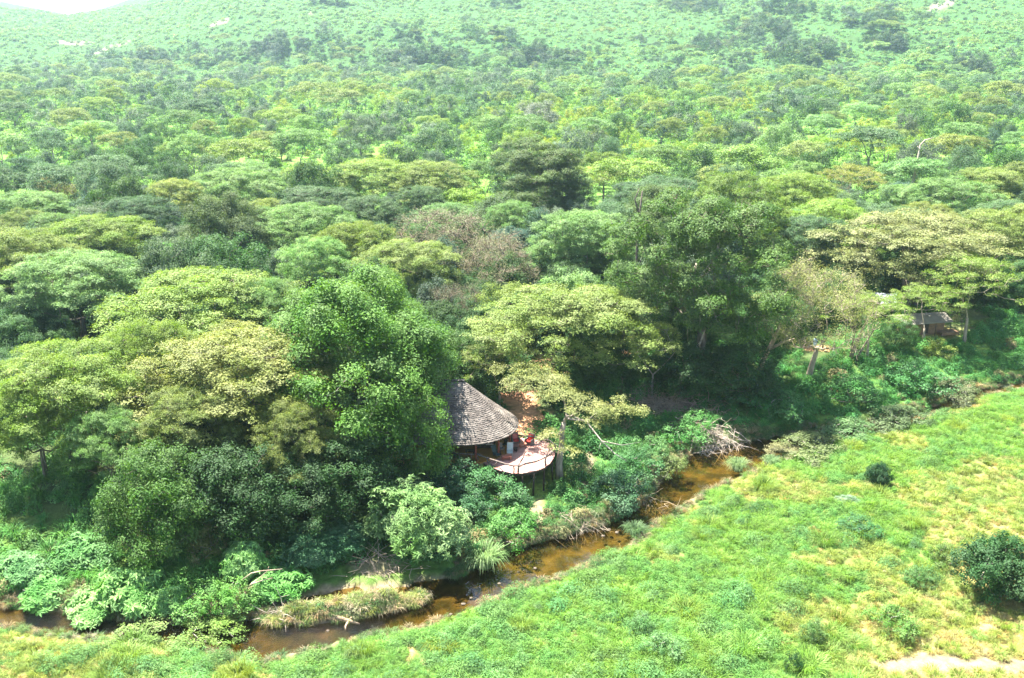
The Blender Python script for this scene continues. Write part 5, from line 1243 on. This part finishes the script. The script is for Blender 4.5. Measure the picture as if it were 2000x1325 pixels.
# ------------------------------------------------------------------ big-leaved plants by the lodge
def leafblade(L, w, droop, n=6):
    """one arching strap leaf along +x, folded along its rib"""
    V, Q = [], []
    for i in range(n + 1):
        t = i / n; x = L * t * (1 - .18 * droop * t); z = L * (.75 * t - (.55 + droop * .5) * t * t); ww = w * math.sin(math.pi * min(1, .12 + .86 * t)) ** .7 * .5 + .004
        V += [(x, -ww, z + ww * .35), (x, 0, z), (x, ww, z + ww * .35)]
    for i in range(n): k = i * 3; Q += [(k, k + 1, k + 4, k + 3), (k + 1, k + 2, k + 5, k + 4)]
    return mesh_np('strap_leaf', np.array(V), np.array(Q), mat=M_leaf, tint=np.full(len(Q), .5))
lm = [leafblade(1.55, .24, d) for d in (.2, .5, .9)]
p = wpt(874, 902, 2.75); x, y, z = p.x, p.y, tz(p.x, p.y)
t = thing('cycad', 'large strap-leaved cycad-like plant in front of the left side of the lodge', 'plant', (x, y, z))
MB().tube([(0, 0, -.3), (0, 0, .35)], [.18, .14], 8).build('stem', M_bark, t)
for i in range(22):
    o = obj('leaf', lm[i % 3], t, (0, 0, .3), (0, -.35 - .5 * (i % 3 == 0) - .2 * rng.random(), i * 2.4), color=vary((.06, .15, .055), .1)); o.scale = (1.0 + .25 * rng.random(),) * 3
for (px, py, s, lb) in ((930, 742, 1.0, 'tall spiky green succulent right of the lodge roof peak'), (905, 728, 1.15, 'tall spiky green succulent behind the lodge roof peak')):
    x, y, z, _ = ground_at(px, py + 30); t = thing('succulent', lb, 'plant', (x, y, z))
    for k in range(16):
        a = rng.random() * 6.283; r = rng.random() * .9 * s; h = s * rng.uniform(2.6, 4.6); o = MB().tube([(r * .5 * math.cos(a), r * .5 * math.sin(a), -.2), (r * 1.3 * math.cos(a), r * 1.3 * math.sin(a), h * .4), (r * 1.7 * math.cos(a), r * 1.7 * math.sin(a), h)], [.10, .10, .03], 5).build('stem', M_leaf, t, color=(.10, .20, .06))

# ------------------------------------------------------------------ hut with canvas roof on the right bank
def quad_slab(mb, pts4, th=.06):
    a = [Vector(p) for p in pts4]; mb.add(a + [p - Vector((0, 0, th)) for p in a], [(0, 1, 2, 3), (7, 6, 5, 4), (0, 4, 5, 1), (1, 5, 6, 2), (2, 6, 7, 3), (3, 7, 4, 0)])
hx, hy, hz_, _ = ground_at(1812, 650)
hut = thing('hut', 'low brown hut with a weathered canvas roof among trees on the right bank', 'hut', (hx, hy, hz_), math.radians(12), scale=(.82, .82, .82))
MB().box((-1.4, 1.5, 1.0), (8.0, 4.2, 2.1)).build('wall', M_mud, hut)
mb = MB(); quad_slab(mb, [(-6.2, -1.6, 2.15), (3.6, -1.6, 2.15), (3.9, 1.5, 3.0), (-5.9, 1.5, 3.0)]); quad_slab(mb, [(-5.9, 1.52, 3.0), (3.9, 1.52, 3.0), (3.6, 4.4, 2.2), (-6.0, 4.4, 2.2)]); mb.build('roof', M_canvasroof, hut)
for k in (-5.6, -2.6, .4, 3.2): MB().tube([(k, -1.4, -.2), (k, -1.4, 2.12)], .06, 6).build('post', M_dark, hut)
MB().box((-.9, -.62, .95), (1.0, .05, 1.7)).build('door', M_dark, hut)
MB().box((2.9, -1.2, .25), (3.2, 1.8, .5)).build('porch_step', M_mud, hut)
x, y, z, _ = ground_at(1712, 612)
t = thing('tarpaulin_shelter', 'white tarpaulin shelter glimpsed between trees left of the brown hut', 'tent', (x, y, z), .3)
mb = MB(); quad_slab(mb, [(-2.2, -1.2, 2.3), (1.6, -1.2, 1.9), (1.9, .9, 2.7), (-2.0, .9, 3.1)], .03); mb.build('canvas', M_tarp, t)
for a, b, c in ((-2.1, -1.1, 2.3), (1.5, -1.1, 1.9), (1.8, .8, 2.65), (-1.9, .8, 3.05)): MB().tube([(a, b, -.2), (a, b, c)], .04, 5).build('pole', M_dark, t)
x, y, z, _ = ground_at(1733, 608)
t = thing('tarpaulin_sheet', 'small sloping white sheet between the tarpaulin shelter and the brown hut', 'sheet', (x, y, z), -.2)
mb = MB(); quad_slab(mb, [(-1.2, -.8, 1.2), (1.0, -.8, 1.5), (1.2, .8, 2.6), (-.9, .8, 2.4)], .03); mb.build('canvas', M_tarp, t)
for a, b, c in ((-1.1, -.7, 1.2), (.9, -.7, 1.5), (1.1, .7, 2.5), (-.8, .7, 2.3)): MB().tube([(a, b, -.2), (a, b, c)], .03, 5).build('pole', M_dark, t)

# ------------------------------------------------------------------ two people on the red path
def person(px, py, rz, label, shirt, trousers, stride=.12):
    x, y, z, _ = ground_at(px, py); t = thing('person', label, 'person', (x, y, z), rz)
    J = {'pel': (0, 0, .95, .15, .12), 'waist': (0, 0, 1.08, .145, .10), 'chest': (0, .01, 1.30, .18, .12), 'neck0': (0, 0, 1.45, .07, .07), 'neck': (0, .0, 1.53, .055, .055), 'head': (0, -.02, 1.62, .085, .095), 'top': (0, -.01, 1.72, .07, .08),
         'shl': (-.17, 0, 1.41, .06, .06), 'ell': (-.24, .03, 1.14, .045, .045), 'wrl': (-.24, -.08, .92, .032, .032), 'hal': (-.24, -.12, .83, .035, .025), 'shr': (.17, 0, 1.41, .06, .06), 'elr': (.23, .05, 1.14, .045, .045), 'wrr': (.22, .0, .90, .032, .032), 'har': (.22, -.03, .81, .035, .025),
         'hil': (-.09, 0, .88, .10, .10), 'knl': (-.10, -stride, .49, .065, .065), 'anl': (-.10, -stride * .6, .09, .045, .045), 'tol': (-.10, -stride * .6 - .16, .035, .04, .03), 'hir': (.09, 0, .88, .10, .10), 'knr': (.10, stride * .4, .49, .065, .065), 'anr': (.10, stride, .09, .045, .045), 'tor': (.10, stride - .14, .035, .04, .03)}
    E_ = [('pel', 'waist'), ('waist', 'chest'), ('chest', 'neck0'), ('neck0', 'neck'), ('neck', 'head'), ('head', 'top'), ('chest', 'shl'), ('shl', 'ell'), ('ell', 'wrl'), ('wrl', 'hal'), ('chest', 'shr'), ('shr', 'elr'), ('elr', 'wrr'), ('wrr', 'har'), ('pel', 'hil'), ('hil', 'knl'), ('knl', 'anl'), ('anl', 'tol'), ('pel', 'hir'), ('hir', 'knr'), ('knr', 'anr'), ('anr', 'tor')]
    def skin(name, keys, grow, mat, lim=None):
        ks = list(keys); me = bpy.data.meshes.new(name); me.from_pydata([J[k][:3] for k in ks], [(ks.index(a), ks.index(b)) for a, b in E_ if a in ks and b in ks], [])
        o = obj(name, me, t); me.materials.append(mat); md = o.modifiers.new('skin', 'SKIN')
        for i, k in enumerate(ks): me.skin_vertices[0].data[i].radius = (J[k][3] + grow, J[k][4] + grow)
        me.skin_vertices[0].data[0].use_root = True; sb = o.modifiers.new('sub', 'SUBSURF'); sb.levels = 1; sb.render_levels = 2; return o
    skin('body', J.keys(), 0, M_skin)
    skin('shirt', ['pel', 'waist', 'chest', 'shl', 'ell', 'shr', 'elr'], .022, shirt); skin('trousers', ['pel', 'hil', 'knl', 'anl', 'hir', 'knr', 'anr'], .024, trousers)
    h = MB(); h.tube([(0, .01, 1.60), (0, .015, 1.68), (0, .01, 1.745), (0, .01, 1.765)], [.09, .1, .075, .02], 10).build('hair', M_hair, t, True)
person(1591, 683, math.radians(150), 'person in pale blue clothes standing on the red path, left of the pair', M_cloth_b, M_cloth_b)
person(1607, 685, math.radians(215), 'person in dark clothes walking on the red path, right of the pair', M_cloth_k, M_trouser, .2)

# ------------------------------------------------------------------ dead brush, driftwood, stones
def brush(px, py, w, hgt, n, label, color, r=.03, drop=.0, name='brush_pile'):
    x, y, z, t_ = ground_at(px, py); k = t_ / FPX; W = w * k
    th = thing(name, label, 'brush pile', (x, y, z)); mb = MB()
    for _ in range(n):
        a = rng.normal(0, W * .27); b = rng.normal(0, W * .16); L = rng.uniform(.7, 2.4); d = unit(np.array([rng.normal(0, 1), rng.normal(-.2, .8), rng.normal(-drop, .5)])); c = np.array([a, b, hgt * abs(rng.normal(0, .45)) + tz(x + a, y + b) - z + .1])
        m = c + d * L * .5 + rng.normal(0, .12, 3); e = c + d * L + rng.normal(0, .15, 3); rr = r * rng.uniform(.5, 1.5); mb.tube([c, m, e], [rr, rr * .8, rr * .3], 4, cap=False)
        if rng.random() < .6: mb.tube([m, m + unit(rng.normal(size=3)) * L * .35], [rr * .6, rr * .2], 3, cap=False)
    o = mb.build('twig_tangle', M_deadwood, th, color=color, kind='stuff')
    return th
brush(1395, 862, 120, 1.3, 420, 'bleached dead branch tangle hanging over the upper end of the pool', (1.05, 1.0, .95), .032, .5)
brush(1330, 805, 170, 1.0, 420, 'brown dead brush heap on the bank above the bleached tangle', (.85, .68, .6), .028)
brush(1275, 790, 90, .8, 200, 'greyish brush heap left of the brown dead brush heap', (.75, .66, .6), .026)
brush(1435, 748, 80, .9, 160, 'brown dry brush in shade below the tall dark tree', (.8, .62, .55), .026)
brush(1130, 1030, 110, .7, 160, 'dry roots and stalks hanging from the undercut bank by the dark water', (.95, .88, .75), .02, .9)
brush(1285, 1000, 70, .7, 110, 'dry stalks under the yellowish shrub at the pool', (.95, .88, .7), .02, .7)
brush(740, 1110, 110, .35, 110, 'fallen twigs on the bare sandy patch below the pale dome-shaped bush', (.8, .72, .65), .022)
brush(545, 1205, 60, .3, 50, 'grey twigs at the water edge left of the island', (1.0, .95, .9), .03)
for i, (px, py, L, r, label) in enumerate([(672, 1232, 2.2, .20, 'bleached pale driftwood stump lying across the island tip')]):
    x, y, z, _ = ground_at(px, py - 10); t = thing('driftwood', label, 'driftwood', (x, y, max(z, WZ) + .15), .3)
    MB().tube([(-1.3, .5, .2), (-.4, .2, .25), (.4, -.3, .12), (1.1, -.7, -.05)], [.12, .19, .15, .07], 9).build('log', M_deadwood, t, True, color=(.8, .66, .5))
    for P in ([(-.1, .3, .3), (-.6, .2, .45), (-.9, .4, .55)], [(.25, -.4, .1), (.0, -.9, .1), (-.05, -1.3, .0)], [(-.3, .6, .3), (-.1, 1.0, .6)], [(.2, -.3, .1), (.6, -.2, .35)]):
        MB().tube(P, [.09, .07, .03][:len(P)], 6).build('branch', M_deadwood, t, True, color=(.8, .66, .5))
def deadbranch(px, py, pts, label, h0, r=.06, color=(1.3, 1.15, .95)):
    x, y, z, t_ = ground_at(px, py); k = t_ / FPX; th = thing('dead_branch', label, 'dead branch', (x, y, z))
    for j, br in enumerate(pts):
        P = [((a - px) * k, -.9 + .05 * i, (py - b) * k * 1.1) for i, (a, b) in enumerate(br)]
        MB().tube(P, [r * (1 - .6 * i / (len(P) - 1)) for i in range(len(P))], 6).build('branch', M_deadwood, th, True, color=color)
deadbranch(490, 1160, [[(483, 1165), (486, 1145), (497, 1130), (515, 1118), (530, 1106), (533, 1098)], [(497, 1130), (520, 1122), (540, 1118)], [(483, 1120), (500, 1108), (520, 1104), (560, 1101)], [(486, 1145), (478, 1160)]], 'bleached bare branches arching in front of the tall star-leafed bush', 2)
deadbranch(560, 1205, [[(548, 1212), (562, 1200), (570, 1190), (573, 1182)], [(562, 1200), (550, 1196)]], 'short pale dead branch sticking up at the island', .5, .05)
deadbranch(1255, 762, [[(1238, 768), (1250, 762), (1258, 756)], [(1250, 762), (1260, 764)]], 'fallen grey log piece on the slope left of the brush heaps', .5, .14, (1.0, .92, .8))
deadbranch(880, 500, [[(800, 512), (825, 508), (850, 510), (862, 514)], [(825, 508), (812, 516)]], 'pale bare arching limb in the bare twiggy tree', 3, .1, (1.5, 1.4, 1.3))
# stones in the shallows
STONE_L = ['wet stone at the lower end of the golden stretch, by the island tip', 'small wet stone left of the island tip stone in the stream', 'brown stone at the far edge of the golden water right of the reeds', 'brown stone in the middle of the golden water right of the reeds',
           'stone in the shallow at the left end of the island', 'biggest brown stone by the dark water under the root tangle', 'brown stone just left of the biggest one under the root tangle', 'stone above the island tip in the golden stretch', 'stone in the ripples beside the driftwood stump', 'stone at the left end of the lower golden pool', 'brown stone nearest the meadow side of the dark water']
for i, (px, py, s) in enumerate([(905, 1180, .2), (880, 1200, .18), (1045, 1110, .16), (975, 1140, .15), (560, 1225, .16), (1205, 1040, .2), (1190, 1034, .16), (920, 1168, .14), (640, 1232, .15), (498, 1215, .17), (1178, 1047, .18)]):
    x, y, _ = at(px, py, WZ); bm = bmesh.new(); bmesh.ops.create_icosphere(bm, subdivisions=2, radius=1)
    for v in bm.verts: v.co *= 1 + .25 * (random.random() - .5)
    me = bpy.data.meshes.new('stone'); bm.to_mesh(me); bm.free(); me.materials.append(M_stone); me.polygons.foreach_set('use_smooth', np.ones(len(me.polygons), bool))
    o = obj('river_stone', me, loc=(x, y, WZ - .02), rot=(0, 0, i)); o.scale = (s * 1.1, s * .9, s * .5)
    o['category'] = 'stone'; o['group'] = 'wet stones in the shallow stream'; o['label'] = STONE_L[i]

# ------------------------------------------------------------------ haze: one closed box of even, pale air
hz = MB().box((0, 1700, 120), (5200, 3800, 264)).mesh('haze', simple_mat('tmp', (1, 1, 1)))
hz.materials.clear(); hm, hn, hl = new_mat('haze_air')
pv = hn.new('ShaderNodeVolumePrincipled'); pv.inputs['Density'].default_value = 0.00015; pv.inputs['Anisotropy'].default_value = 0.66; pv.inputs['Color'].default_value = (0.66, 0.86, 1.0, 1)
ho = hn.new('ShaderNodeOutputMaterial'); hl.new(pv.outputs[0], ho.inputs['Volume']); hz.materials.append(hm)
obj('haze', hz, kind='stuff')
